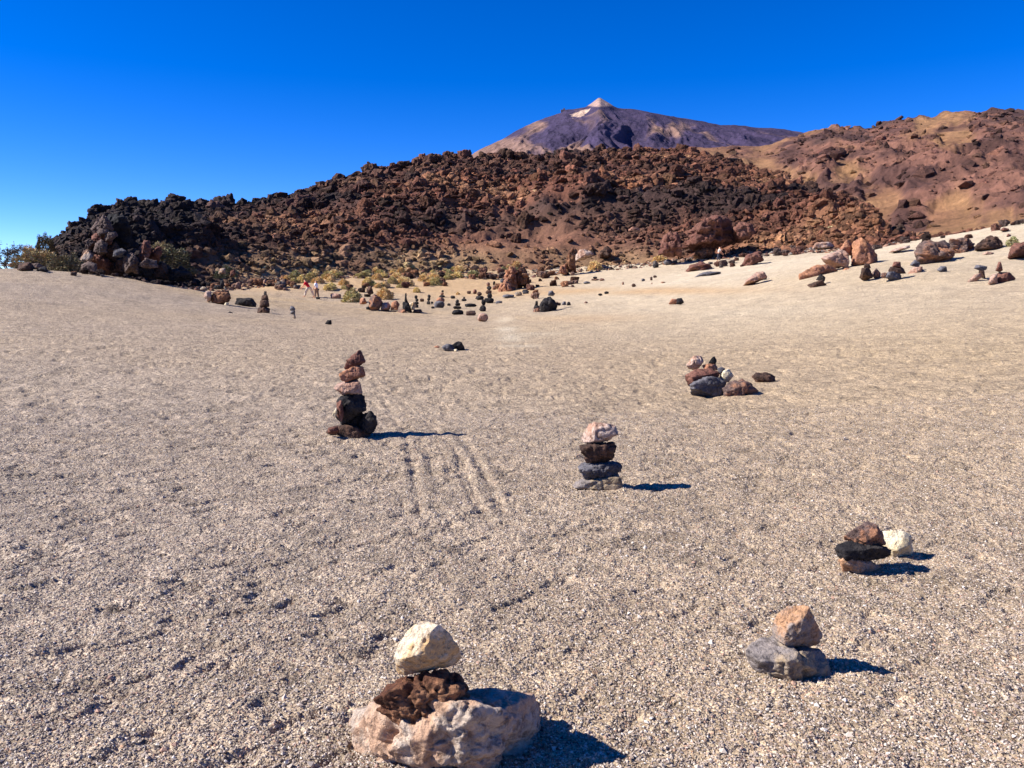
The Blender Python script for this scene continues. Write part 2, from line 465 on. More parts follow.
# tone of the ground: greyer near and left, warmer and paler up the far right slope
warm = .12+np.clip((rho-4)/14, 0, 1)*.5+np.clip((gx+1.5)/np.maximum(rho, 3), -.5, .6)*.55+fbm2(gx*.12, gy*.12, 3, 71)*.3
pale = np.clip((rho-16)/36, 0, 1)*np.clip((gx+6)/14, 0, 1)*.8+np.clip((gx-1)/8, 0, 1)*np.clip((rho-7)/12, 0, 1)*.15
band = fbm2(gx*.06+gy*.02, gy*.1, 3, 81)
pale = pale*(.75+.5*band); warm = warm+np.clip(band-.1, 0, 1)*np.clip((rho-30)/20, 0, 1)*.8
for (u, v, ru, rv, s) in ((505, 320, .5, 4, 1.0), (507, 329, .45, 2.5, .9), (511, 338, .42, 1.6, .9), (519, 346, .55, .8, .8), (534, 334, 1.3, 1.5, .35)):
    D = hit(u, v); p = at(u, v, D)
    pale = pale+s*np.exp(-((gx-p[0])/ru)**2-((gy-p[1])/rv)**2)*(1+.5*fbm2(gx*1.2, gy*.5, 3, 91))
ok = rho > 30; pu, pv = project(gx[ok], np.maximum(gy[ok], 1), gz[ok]); och = np.zeros_like(gx)
och[ok] = (blob(pu, pv, 400, 280, 130, 12)*1.3+blob(pu, pv, 470, 288, 60, 9)*1.1+blob(pu-(291-pv)*6, pv, 640, 291, 110, 3.5)*.7+blob(pu, pv, 250, 283, 60, 6)*.8+blob(pu, pv, 560, 318, 90, 5)*.3)*(gy[ok] > 0)
och = np.clip(och*(1+.8*fbm2(gx*.25, gy*.12, 3, 77)), 0, .9)
me = np_mesh('ground', np.stack([gx, gy, gz], 1), grid_faces(len(rr), len(az), True)[:, ::-1], ground_mat(),
             attrs={'warm': np.clip(warm, 0, 1), 'pale': np.clip(pale*(1-och), 0, 1), 'ochre': och})
tag(link('ground', me), kind='structure')

def Gz(x, y):
    x = np.atleast_1d(np.asarray(x, float)); y = np.atleast_1d(np.asarray(y, float))
    return G(x, y)+lumps(x.copy(), y.copy())

# loose grains lying on the near ground
NG = 210000
D = 2.2+(10.5-2.2)*rng.random(NG)**1.35; sx = rng.uniform(-.78, .78, NG)
gx_, gy_ = sx*D, D
size = .0026+.0042*rng.random(NG)**2.2+np.where(rng.random(NG) < .006, .007, 0)
v8 = np.array([[1,0,0],[-1,0,0],[0,1,0],[0,-1,0],[0,0,1],[0,0,-1]], float)
f8 = np.array([[0,2,4],[2,1,4],[1,3,4],[3,0,4],[2,0,5],[1,2,5],[3,1,5],[0,3,5]])
v = v8[None]*(1+rng.uniform(-.35, .35, (NG, 6, 1)))*size[:, None, None]*np.stack([rng.uniform(.8, 1.4, NG), rng.uniform(.8, 1.4, NG), rng.uniform(.6, 1, NG)], 1)[:, None]
a = rng.uniform(0, 6.28, NG); ca_, sa_ = np.cos(a)[:, None], np.sin(a)[:, None]
tl = rng.uniform(-.9, .9, NG); ct, st = np.cos(tl)[:, None], np.sin(tl)[:, None]
x1 = v[..., 0]; z1 = v[..., 2]; x2 = x1*ct-z1*st; z2 = x1*st+z1*ct
vx = x2*ca_-v[..., 1]*sa_; vy = x2*sa_+v[..., 1]*ca_
V = np.stack([vx+gx_[:, None], vy+gy_[:, None], z2+(Gz(gx_, gy_)+size*.35)[:, None]], -1).reshape(-1, 3)
pal = np.array([lin(134,118,108), lin(162,145,132), lin(188,170,154), lin(206,189,171), lin(226,213,197), lin(188,152,130), lin(96,86,82)])
ci = rng.choice(7, NG, p=[.12, .2, .27, .22, .1, .06, .03])
gm, gnt, gb = nodes('gravel_grain'); gnt.links.new(nn(gnt, 'ShaderNodeAttribute', _attribute_name='Col').outputs['Color'], gb.inputs['Base Color'])
F = (f8[None]+(np.arange(NG)*6)[:, None, None]).reshape(-1, 3)
me = np_mesh('gravel', V, F, gm, smooth=False, color=np.repeat(.79*pal[ci]*rng.uniform(.85, 1.1, (NG, 1)), 6, 0))
tag(link('gravel', me), 'loose volcanic gravel covering the slope', 'gravel', kind='stuff')

# ------------------------------------------------------------------ hills (height fields over s = x/y and distance)
def ctrl(rows):
    """rows: (u, v_skyline, base distance, ridge distance, base z or None)"""
    out = []
    for u, v, b, r_, zb in rows:
        p = at(u, v, 1.0); out.append((p[0], p[2]-CAMH, b, r_, zb))
    return np.array(out, float)
class Hill:
    def __init__(s, rows, power=1.0, noise=None, bulge=None):
        s.bulge = bulge; s.c = ctrl(rows); s.power = power; s.noise = noise
    def base(s, sx): return np.interp(sx, s.c[:, 0], s.c[:, 2])
    def ridge(s, sx): return np.interp(sx, s.c[:, 0], s.c[:, 3])
    def z(s, sx, D):
        c = s.c; e = np.interp(sx, c[:, 0], c[:, 1]); b = s.base(sx); r_ = s.ridge(sx); zb = np.interp(sx, c[:, 0], c[:, 4])
        zr = CAMH+e*r_
        t = (D-b)/(r_-b)
        z = np.where(t < 0, zb+(D-b)*.6, zb+(zr-zb)*np.clip(t, 0, 1)**s.power)
        z = np.where(t > 1, zr-(D-r_)*.35, z)
        if s.noise: z = z+s.noise(sx, D, t)
        if s.bulge: z = z+s.bulge(sx, D, t, z)
        return z

def mk(rows): return rows
lava_rows = []
for u, v, b, r_ in ((-120,330,55,90),(-40,315,58,92),(10,296,60,97),(34,270,62,100),(62,236,66,108),(110,211,70,118),(160,207,76,128),(200,207,80,136),(236,210,84,142),(300,196,92,152),
                 (350,179,98,162),(400,170,102,168),(450,162,105,174),(480,160,106,176),(520,159,107,178),(600,153,108,180),(680,153,105,178),(740,166,101,165),
                 (800,189,97,142),(850,214,93,122),(885,236,90,108),(930,250,90,104),(1000,262,90,100)):
    bx = at(u, v, 1.0)[0]*b
    lava_rows.append((u, v, b, r_, G(bx, b)[0]))
def lava_noise(sx, D, t):
    x = sx*D; k = np.clip(t*4, 0, 1)*np.clip((1.0-sx*0-.0), 0, 1)
    fade = np.clip((sx+.60)/.12, .12, 1)
    return fade*(fbm2(x*.035, D*.05, 3, 5, True)*4.6*k*np.clip(1-t, .1, 1)+fbm2(x*.1, D*.12, 3, 8, True)*2.6*k*np.clip(1.1-t, .15, 1)+fbm2(x*.22, D*.22, 4, 6, True)*1.1*k*np.clip(1.15-t, .35, 1)+fbm2(x*.9, D*.9, 3, 7)*.35*(k+.15))
LAVA = Hill(lava_rows, .92, lava_noise)

back_rows = [(u, v, b, r_, zb) for u, v, b, r_, zb in (
 (560,175,190,330,5),(640,158,180,340,5),(690,148,170,340,5),(760,147,160,340,5),(800,138,150,335,5),(830,130,145,330,5),(870,130,138,330,5),(905,122,132,330,4),
 (950,115,125,330,4),(985,112,118,325,4),(1024,114,110,320,4),(1120,112,104,310,4),(1300,118,100,290,4),(1700,150,100,260,3))]
def back_noise(sx, D, t):
    x = sx*D; k = np.clip(t*3, 0, 1)
    return fbm2(x*.03, D*.018, 4, 15, True)*4*k*np.clip(1.05-t, .05, 1)+fbm2(x*.16, D*.16, 4, 16, True)*1.1*k*np.clip(1.2-t, .4, 1)
def back_mask(u, v):
    m = blob(u,v,825,150,30,30)*1.2+blob(u,v,782,150,45,20)*.7+blob(u,v,893,160,34,26)*1.4+blob(u,v,940,160,34,20)*1.0+blob(u,v,935,190,26,16)*.8+blob(u,v,1010,165,42,42)*1.7
    return m+blob(u,v,1060,150,60,60)*1.3+blob(u,v,905,222,26,14)*.8+blob(u,v,700,160,40,10)*.5+(1-sstep(v, 122, 136)*1.0)*.7*sstep(u, 780, 860)+blob(u,v,860,136,20,8)*.7
def back_bulge(sx, D, t, z):
    x = sx*D; u, v = project(x, D, z)
    k = sstep(back_mask(u, v)+fbm2(x/D*26, D*.012, 4, 111)*.9, .25, .8)
    r1 = fbm2(x*.07+D*.02, D*.045, 4, 141, True); r2 = fbm2(x*.35, D*.2, 3, 143, True)
    cr = sstep(t, .93, .99)*(t < 1.03)*sstep(u, 740, 800)
    return k*(1.5+r1*6.5+r2*1.6)*np.clip(1.05-t, .07, 1)*sstep(t, .05, .45)+cr*np.maximum(0, fbm2(x*.12, D*.02, 3, 145, True))*2.2
def sstep(x, a, b): t = np.clip((x-a)/(b-a), 0, 1); return t*t*(3-2*t)
BACK = Hill(back_rows, 1.0, back_noise, back_bulge)

volc_rows = [(u, v, 2600, 5200, 80) for u, v in ((100,262),(300,212),(380,193),(440,172),(470,156),(480,150),(500,141),(520,129),(545,118),(560,114),(566,110),(576,109),(585,107.5),
             (591,103.5),(598.5,98),(600.5,98),(606,101.5),(614,106.5),(618,108),(640,110.5),(680,118),(720,125),(745,126),(757,128),(770,128),(800,132),(840,139),(900,152),(1000,180))]
def volc_noise(sx, D, t):
    x = sx*D; k = np.clip(t*3, 0, 1)*(1-.75*np.exp(-((sx-.108)/.016)**2)*(t > .85))*np.clip(1.02-t, 0.0, 1)**.7
    xw = x+fbm2(x*.002, D*.002, 3, 27)*160
    return (fbm2(xw*.006, D*.0012, 4, 25, True)*95+fbm2(x*.018, D*.008, 3, 26, True)*25)*k+fbm2(x*.05, D*.03, 3, 28, True)*7*k
VOLC = Hill(volc_rows, .9, volc_noise)

def hill_mesh(name, H, s0, s1, ns, t0, t1, ntt, mat, attrfn):
    sx = np.linspace(s0, s1, ns); tt = np.r_[np.linspace(t0, 1, ntt), np.linspace(1, t1, ntt//4)[1:]]
    T, SX = np.meshgrid(tt, sx, indexing='ij'); T = T.ravel(); SX = SX.ravel()
    Dd = H.base(SX)+(H.ridge(SX)-H.base(SX))*T
    z = H.z(SX, Dd); x = SX*Dd
    col, at_ = attrfn(x, Dd, z, T)
    me = np_mesh(name, np.stack([x, Dd, z], 1), grid_faces(len(tt), ns), mat, color=col, attrs=at_)
    o = tag(link(name, me), kind='structure'); return o

def soil_mat(name, scale, bumpd):
    m, nt, b = nodes(name)
    co = nn(nt, 'ShaderNodeTexCoord').outputs['Object']
    base = nn(nt, 'ShaderNodeAttribute', _attribute_name='Col').outputs['Color']
    n1 = nn(nt, 'ShaderNodeTexNoise', Scale=scale, Detail=9, Roughness=.7); nt.links.new(co, n1.inputs['Vector'])
    n2 = nn(nt, 'ShaderNodeTexNoise', Scale=scale*5, Detail=6, Roughness=.7); nt.links.new(co, n2.inputs['Vector'])
    c = mix(nt, base, ramp(nt, n1.outputs[0], [(.3, g3(.6)), (.7, g3(1.35))]), 1.0, 'MULTIPLY')
    c = mix(nt, c, ramp(nt, n2.outputs[0], [(.3, g3(.7)), (.7, g3(1.25))]), 1.0, 'MULTIPLY')
    nt.links.new(c, b.inputs['Base Color'])
    b1 = nn(nt, 'ShaderNodeBump', Strength=.9, Distance=bumpd); nt.links.new(n1.outputs[0], b1.inputs['Height'])
    b2 = nn(nt, 'ShaderNodeBump', Strength=.9, Distance=bumpd*.3); nt.links.new(n2.outputs[0], b2.inputs['Height']); nt.links.new(b1.outputs[0], b2.inputs['Normal'])
    nt.links.new(b2.outputs[0], b.inputs['Normal'])
    return m

def lerp(a, b, t): return a*(1-t)[:, None]+b*t[:, None]
def C(*c): return np.array(lin(*c))[None]
def sstep(x, a, b): t = np.clip((x-a)/(b-a), 0, 1); return t*t*(3-2*t)
def blob(u, v, cu, cv, ru, rv): return np.exp(-((u-cu)/ru)**2-((v-cv)/rv)**2)

def sky_v(u):
    return np.interp(u, [r[0] for r in lava_rows], [r[1] for r in lava_rows])
def lava_col(x, y, z, T=None):
    u, v = project(x, y, z)
    nz = fbm2(x*.03, y*.03, 3, 101); n2 = fbm2(x*.15, y*.15, 3, 103)
    left = 1-sstep(u+nz*70+(v-200)*.9, 170, 420)
    red = C(108,70,54); dark = C(54,43,40); rust = C(142,94,66); tan = C(156,126,92)
    c = lerp(red+0*x[:, None], dark, left)
    c = lerp(c, rust, np.clip(n2*1.3-.1, 0, 1)*(1-left)*.8)
    pt = fbm2(x*.06, y*.09, 4, 105)
    c = lerp(c, C(52,40,38), np.clip(pt*3.2-.25, 0, .9)); c = lerp(c, C(150,108,78), np.clip(-pt*2.4-.35, 0, .8)*(1-left*.8))
    low = sstep(v, 240, 262)*(1-sstep(u, 620, 700))*sstep(u, 180, 290)
    c = lerp(c, tan, low*np.clip(.85+n2, 0, 1))
    sl = blob(u, v, 560, 238, 120, 26)
    c = lerp(c, C(124,88,68), np.clip(sl*.7, 0, 1))
    top = sstep(v, 175, 160)*.5
    sk = sky_v(u); c = lerp(c, C(54,44,43), np.clip((1-sstep(v-sk+n2*10, 2, 20))*.45*(1-sstep(u, 560, 700)), 0, 1))
    return c
hill_mesh('lava_hill', LAVA, -.85, .72, 1500, -.25, 1.6, 240, soil_mat('lava_soil', .5, .6), lambda x, y, z, T: (lava_col(x, y, z), {}))

def back_col(x, y, z, T=None):
    T = np.zeros_like(x) if T is None else T
    u, v = project(x, y, z)
    nz = fbm2(x/y*26, y*.012, 4, 111); n2 = fbm2(x*.1, y*.06, 4, 113)
    sand = C(138,103,72); rock = C(116,80,67)
    m = back_mask(u, v)
    k = sstep(m+nz*.9+n2*.6, .3, .9)
    c = lerp(sand+0*x[:, None], C(122,86,64), np.clip(fbm2(x*.05, y*.03, 4, 117)*1.6+.25, 0, .75)); c = lerp(c, rock, k*.92); c = lerp(c, C(60,46,44), np.clip(sstep(fbm2(x*.05, y*.03, 4, 119), .05, .35)*k*.75+sstep(T, .95, 1.0)*sstep(u, 750, 820)*.6*np.clip(.6+n2*2, 0, 1), 0, .85)); 
    return lerp(c, C(70,48,44), np.clip(k*(n2+.1)*2.2, 0, .8)), k
hill_mesh('background_hill', BACK, -.02, 1.6, 1300, -.2, 1.5, 260, soil_mat('tan_slope', .12, 1.8), lambda x, y, z, T: (back_col(x, y, z, T)[0], {}))

def volc_col(x, y, z, T):
    u, v = project(x, y, z)
    xw = x+fbm2(x*.002, y*.002, 3, 27)*160
    st = fbm2(xw*.009, y*.0011, 5, 121); n2 = fbm2(x*.02, y*.01, 3, 123)
    dark = C(60,50,74); brown = C(132,103,88)  # purple tint on the dark grey lava stands in for distance haze
    m = blob(u,v,500,145,38,13)*1.3+blob(u,v,540,128,26,9)*.7+blob(u,v,680,130,18,12)*1.0+blob(u,v,590,148,20,8)*.8+blob(u,v,760,132,30,8)*.25+blob(u,v,470,160,40,12)
    k = np.clip(sstep(m+st*.9, .35, .8)*.85+np.clip(st*2-.5, 0, .4), 0, 1)
    c = lerp(dark+0*x[:, None], brown, k)
    c = lerp(c, C(176,150,130), np.clip(sstep(blob(u+(v-113)*1.6,v,581,113.5,7,4.5)+n2*.5, .45, .55), 0, 1))
    c = lerp(c, C(158,130,120), sstep(blob(u,v,600,102,20,5), .3, .5))
    return c, {}
hill_mesh('volcano', VOLC, -.6, .75, 1100, -.2, 1.5, 300, soil_mat('volcano_slope', .006, 30), volc_col)
# cable-car station hut on the shoulder
p = at(563, 110.5, 5190)
import bmesh
bm = bmesh.new(); bmesh.ops.create_cube(bm, size=1)
for vv in bm.verts: vv.co.x *= 26; vv.co.y *= 16; vv.co.z *= 14
bmesh.ops.translate(bm, verts=bm.verts, vec=(0, 0, 5))
r2 = bmesh.ops.create_cube(bm, size=1)['verts']
for vv in r2: vv.co.x = vv.co.x*11+7; vv.co.y *= 10; vv.co.z = vv.co.z*9+16
hm, hn_, hb = nodes('hut_wall'); hb.inputs['Base Color'].default_value = (*lin(110,96,96), 1)
me = bpy.data.meshes.new('summit_station'); bm.to_mesh(me); bm.free(); me.materials.append(hm)
tag(link('summit_station', me, (p[0], p[1], p[2]-8)), 'tiny dark station building on the left shoulder of the volcano', 'building')

# ------------------------------------------------------------------ rubble on the lava hill (uncountable) + the largest blocks as things
def scatter(name, protos, X, Y, Z, size, colors, mat, label, squash=(.55, 1.0)):
    Vs, Fs, Cs = [], [], []; off = 0
    order = rng.integers(0, len(protos), len(X))
    for k, (pv, pf) in enumerate(protos):
        idx = np.where(order == k)[0]; n_ = len(idx)
        if not n_: continue
        q = rng.normal(size=(n_, 4)); q /= np.linalg.norm(q, axis=1, keepdims=True)
        w_, x_, y_, z_ = q.T
        Rm = np.stack([1-2*(y_*y_+z_*z_), 2*(x_*y_-z_*w_), 2*(x_*z_+y_*w_), 2*(x_*y_+z_*w_), 1-2*(x_*x_+z_*z_), 2*(y_*z_-x_*w_),
                       2*(x_*z_-y_*w_), 2*(y_*z_+x_*w_), 1-2*(x_*x_+y_*y_)], -1).reshape(-1, 3, 3)
        sc_ = size[idx][:, None]*rng.uniform(.5, 1.45, (n_, 3))
        V = np.einsum('nij,nvj->nvi', Rm, pv[None]*sc_[:, None]); V[..., 2] *= rng.uniform(*squash, (n_, 1))
        V += np.stack([X[idx], Y[idx], Z[idx]], -1)[:, None]
        Vs.append(V.reshape(-1, 3)); Fs.append((pf[None]+off+(np.arange(n_)*len(pv))[:, None, None]).reshape(-1, 3)); Cs.append(np.repeat(colors[idx], len(pv), 0))
        off += n_*len(pv)
    me = np_mesh(name, np.concatenate(Vs), np.concatenate(Fs), mat, smooth=False, color=np.concatenate(Cs))
    return tag(link(name, me), label, 'rubble', kind='stuff')

small = [proto_rock(900+i, 1, .3, 6, 80) for i in range(10)]
medium = [proto_rock(950+i, 2, .28, 8, 80) for i in range(10)]
def hill_pts(H, N, s0, s1, t0, t1, bias=1.0):
    sx = rng.uniform(s0, s1, N); t = t0+(t1-t0)*rng.random(N)**bias
    D = H.base(sx)+(H.ridge(sx)-H.base(sx))*t
    return sx*D, D, H.z(sx, D), t, sx
def jit(c, a=.35):
    n_ = len(c); return np.clip(c*np.exp(rng.normal(0, a, (n_, 1)))*(1+rng.normal(0, .03, (n_, 3))), .004, .6)

X, Y, Z, T, SXX = hill_pts(LAVA, 60000, -.75, .62, -.08, 1.05, 1.0)
size = .25+.65*rng.random(60000)**2.8
u_, v_ = project(X, Y, Z)
slide = np.clip(blob(u_, v_, 565, 243, 80, 11)*.5+blob(u_, v_, 330, 205, 45, 12)*.9+blob(u_, v_, 430, 215, 60, 8)*.6+np.clip(fbm2(X*.05, Y*.08, 3, 131)*3-.5, 0, .8), 0, .93)
keep = (rng.random(len(X)) > slide) & ~((T < .12) & (rng.random(len(X)) < .4))
X, Y, Z, T, size = X[keep], Y[keep], Z[keep], T[keep], size[keep]; size = size*np.clip(Y/135, .55, 1.05)
scatter('lava_rubble', small, X, Y, Z+size*.1, size*1.5, jit(lava_col(X, Y, Z)*1.05, .4), M_LAVA_ATT, 'red brown lava rubble covering the hill')
X, Y, Z, T, SXX = hill_pts(LAVA, 4600, -.75, .62, .02, 1.04, .9)
size = .75+1.0*rng.random(4600)**2.2
u_, v_ = project(X, Y, Z)
keep = rng.random(len(X)) > np.clip(blob(u_, v_, 565, 242, 80, 12)*.9+blob(u_, v_, 330, 205, 45, 12)+np.clip(fbm2(X*.05, Y*.08, 3, 131)*3-.4, 0, .85), 0, .97)
X, Y, Z, T, size = X[keep], Y[keep], Z[keep], T[keep], size[keep]; size = size*np.clip(Y/135, .5, 1.05)
scatter('lava_debris', medium, X, Y, Z+size*.15, size*1.25, jit(lava_col(X, Y, Z)*1.0, .4), M_LAVA_ATT, 'broken lava blocks strewn over the hill')
# right hill outcrops
X, Y, Z, T, SXX = hill_pts(BACK, 30000, .1, .85, .1, 1.02, 1.0)
cc, kk = back_col(X, Y, Z); keep = rng.random(len(X)) < kk*.16+.006
X, Y, Z, cc = X[keep], Y[keep], Z[keep], cc[keep]; size = .4+1.9*rng.random(len(X))**5
scatter('outcrop_rubble', small, X, Y, Z, size*1.5, jit(cc, .3), M_LAVA_ATT, 'dark rocky rubble on the outcrops of the tan slope')

# individually countable big blocks
def zone(u, v):
    if v < 215-0*u and False: pass
    return None
def sky_v(u):
    return np.interp(u, [r[0] for r in lava_rows], [r[1] for r in lava_rows])
def lookname(c):
    s = c.sum()
    if s < .11: return 'nearly black'
    if s < .2: return 'dark brown'
    if s < .36: return 'reddish brown'
    return 'pale rust'
UZ = [(60,130,'by the tall split crag'),(130,200,'above the large grey green bush'),(200,270,'above the stone-topped boulder'),
      (270,340,'above the red shirted hiker'),(340,410,'above the rounded yellow bushes'),(410,480,'over the field of small cairns'),
      (480,560,'below the left volcano shoulder'),(560,640,'below the cone of the volcano'),(640,710,'below the right volcano flank'),(710,780,'above the huge shaded boulder'),(780,900,'over the orange boulders')]
nb = 0
def add_block(u, t, sz, crest):
    global nb
    s_ = at(u, sky_v(u), 1.0)[0]
    b, r_ = LAVA.base(s_), LAVA.ridge(s_); D = b+(r_-b)*t
    z = float(LAVA.z(np.array([s_]), np.array([D]))[0]); x = s_*D
    sz *= min(1.0, max(.5, D/140)); c = jit(lava_col(np.array([x]), np.array([D]), np.array([z])), .3)[0]
    uu, vv = project(x, D, z)
    place = next((n_ for a_, b_, n_ in UZ if a_ <= uu < b_), None)
    if place is None: return
    band = 'on the skyline' if crest else ('high up' if t > .6 else ('halfway up' if t > .3 else 'low down'))
    big = 'massive' if sz/D > .018 else ('big' if sz/D > .013 else 'smaller')
    lab = f'{big} {lookname(c)} lava block {band} {place}'.replace(' over the field of small cairns', ' above the cairn field').replace(' above the rounded yellow bushes', ' above the yellow bushes')
    o = link('lava_block', random.choice(BL), (x, D, z+sz*.18))
    o.scale = (sz*random.uniform(.8, 1.25), sz*random.uniform(.8, 1.2), sz*random.uniform(.65, 1.1)); o.rotation_euler = (random.uniform(-.4, .4), random.uniform(-.4, .4), random.uniform(0, 6.28))
    o.color = (*c, 1)
    tag(o, lab, 'lava block', f'{band} {place}: {lookname(c)} {big} blocks'); nb += 1
for i in range(95):
    add_block(random.uniform(64, 880), random.uniform(.95, 1.0), random.uniform(1.0, 2.6)*(1 if random.random() < .85 else 1.3), True)
for i in range(170):
    u = random.uniform(62, 880); t = random.uniform(.1, .94)
    add_block(u, t, random.uniform(1.5, 2.9), False)
for (u, v, sz) in ((436,158,3.2),(416,162,3.0),(423,162,2.6),(372,176,3.0),(505,155,3.6),(499,155,2.4),(520,156,2.8),(560,152,3.0),(382,173,2.4),(465,157,2.4),(600,152,2.4),(452,154,2.6),(404,154,2.6),(100,212,3.2),(130,208,3.2),(176,208,3.0),(225,208,3.4),(160,207,2.4)):
    add_block(u, .985, sz, True)
print('blocks', nb)

# ------------------------------------------------------------------ bushes
def leaf_mat(name, c1, c2):
    m, nt, b = nodes(name)
    oc = nn(nt, 'ShaderNodeObjectInfo').outputs['Color']
    va = nn(nt, 'ShaderNodeAttribute', _attribute_name='Col').outputs['Color']
    nt.links.new(mix(nt, oc, va, 1.0, 'MULTIPLY'), b.inputs['Base Color']); b.inputs['Roughness'].default_value = .8
    return m
M_LEAF = leaf_mat('bush_leaf', None, None)
M_TWIG, tnt, tb = nodes('bush_twig'); tb.inputs['Base Color'].default_value = (*lin(96,80,64), 1)
def bush_mesh(seed, N=1500, leaf=.05, lump=.35, open_=0.0, core=True):
    r = np.random.default_rng(seed)
    d = r.normal(size=(N, 3)); d /= np.linalg.norm(d, axis=1, keepdims=True); d[:, 2] = np.abs(d[:, 2])
    k = fbm3(d*2.2+seed, 3, seed)
    rad = (.78+lump*k)*r.uniform(.72, 1.02, N)**.6
    keep = fbm3(d*4+seed*2, 2, seed+9) > -.75+open_
    d, rad, k = d[keep], rad[keep], k[keep]; N = len(d)
    P = d*rad[:, None]*np.array([.5, .5, .9])
    ln = leaf*r.uniform(.7, 1.6, N); dirn = d+r.normal(0, .45, (N, 3)); dirn /= np.linalg.norm(dirn, axis=1, keepdims=True)
    sd = np.cross(dirn, r.normal(size=(N, 3))); sd /= np.linalg.norm(sd, axis=1, keepdims=True)
    a_ = P-dirn*ln[:, None]; b_ = P+dirn*ln[:, None]; w1 = sd*(ln*.4)[:, None]
    V = np.stack([a_, P+w1, b_, P-w1], 1).reshape(-1, 3)
    F = np.arange(N*4).reshape(N, 4)
    cv = np.repeat((np.array([[1, 1, 1]])*r.uniform(.6, 1.35, (N, 1)))*(1+r.normal(0, .08, (N, 3))), 4, 0)
    return np_mesh('foliage', V, F, M_LEAF, smooth=False, color=np.clip(cv, .2, 2))
def tubes(segs, mat, name='stem'):
    Vs, Fs = [], []; off = 0
    for a_, b_, r1, r2_ in segs:
        a_, b_ = np.array(a_, float), np.array(b_, float); d = b_-a_; d /= np.linalg.norm(d)+1e-9
        s1 = np.cross(d, [.3, .5, .8]); s1 /= np.linalg.norm(s1); s2 = np.cross(d, s1)
        for q, rad in ((a_, r1), (b_, r2_)):
            for k in range(5):
                t = k/5*6.283; Vs.append(q+rad*(s1*math.cos(t)+s2*math.sin(t)))
        for k in range(5): Fs.append([off+k, off+(k+1) % 5, off+5+(k+1) % 5, off+5+k])
        off += 10
    return np_mesh(name, np.array(Vs), np.array(Fs), mat)
def branchy(seed, n0=7, h=.9, spread=.5, r0=.02, levels=3):
    r = random.Random(seed); segs = []
    def grow(p, d, L_, rad, lv):
        q = [p[i]+d[i]*L_ for i in range(3)]; segs.append((p, q, rad, rad*.65))
        if lv <= 0: return
        for k in range(r.choice((2, 3))):
            dd = [d[i]+r.uniform(-.55, .55) for i in range(3)]; m_ = math.sqrt(sum(c*c for c in dd)); grow(q, [c/m_ for c in dd], L_*r.uniform(.6, .8), rad*.65, lv-1)
    for k in range(n0):
        a_ = r.uniform(0, 6.28); d = [math.cos(a_)*spread, math.sin(a_)*spread, r.uniform(.5, 1)]; m_ = math.sqrt(sum(c*c for c in d)); grow([0, 0, 0], [c/m_ for c in d], h*.42, r0, levels)
    return segs
BUSH = [bush_mesh(40+i, 1600, .045, .3) for i in range(4)]
BIGBUSH = [bush_mesh(60+i, 5200, .028, .5, .35) for i in range(3)]
STEM = tubes(branchy(3, 7, .7, .6, .02, 1), M_TWIG)
def bush(u, vb, w, h, colr, label, name='bush', big=False, group=None, D=None):
    D = D or hit(u, vb); W_, H_ = w/FPX*D, h/FPX*D
    p = at(u, vb, D+W_*.35); z = float(G(p[0], p[1])[0])
    if z < p[2]-H_*.3: z = float(p[2])
    root = bpy.data.objects.new(name, None); COL.objects.link(root); root.location = (p[0], p[1], z-.03); root.empty_display_size = .2
    f = link('foliage', random.choice(BIGBUSH if big else BUSH), parent=root); f.scale = (W_, W_*random.uniform(.8, 1), H_*1.15); f.rotation_euler = (0, 0, random.uniform(0, 6)); f.color = (*colr, 1)
    s_ = link('stem', STEM, parent=root); s_.scale = (W_*.7, W_*.7, H_*.8)
    tag(root, label, 'bush', group); return root

# left edge
bush(42, 269, 56, 26, lin(178,156,112), 'wide ochre domed bush on the left crest of the slope', big=True, D=50)
bush(66, 271, 36, 20, lin(122,110,82), 'olive bush behind the flat rocks on the left crest, in front of the ochre dome', big=True, D=49)
bush(46, 253, 26, 20, lin(96,84,58), 'dark scraggy bush sticking up behind the ochre domed bush', big=True, D=56)
bush(172, 273, 56, 29, lin(104,98,74), 'large grey green bush beside the red rock on the left', big=True, D=57)
bush(160, 262, 40, 26, lin(150,132,96), 'yellowish green bush above and left of the large grey green one', big=True, D=60)
bush(228, 277, 24, 15, lin(116,112,88), 'small grey green bush right of the large one', D=62)
bush(219, 278, 14, 9, lin(110,108,80), 'low olive bush tucked against the small grey green bush', D=61)
# bare shrub
pD = 52; p = at(14, 266, pD); root = bpy.data.objects.new('bare_shrub', None); COL.objects.link(root); root.location = tuple(p-np.array([.3, 0, .5]))
tag(root, 'bare twiggy shrub against the sky at the far left', 'shrub')
sg = branchy(8, 9, 2.3, 1.3, .05, 4)
link('stem', tubes(sg, M_TWIG), parent=root)
tips = np.array([s_[1] for s_ in sg[10:]]); rr_ = np.random.default_rng(4)
tp = np.repeat(tips, 8, 0)+rr_.normal(0, .09, (len(tips)*8, 3)); N_ = len(tp)
e1 = rr_.normal(0, .05, (N_, 3)); e2 = rr_.normal(0, .02, (N_, 3))
fo = link('foliage', np_mesh('foliage', np.stack([tp-e1, tp+e2, tp+e1, tp-e2], 1).reshape(-1, 3), np.arange(N_*4).reshape(-1, 4), M_LEAF, smooth=False, color=np.ones((N_*4, 3))*.8), parent=root)
fo.color = (*lin(104,96,84), 1)

YEL = [lin(214,192,132), lin(214,182,126), lin(184,168,114), lin(222,196,144), lin(164,156,110)]
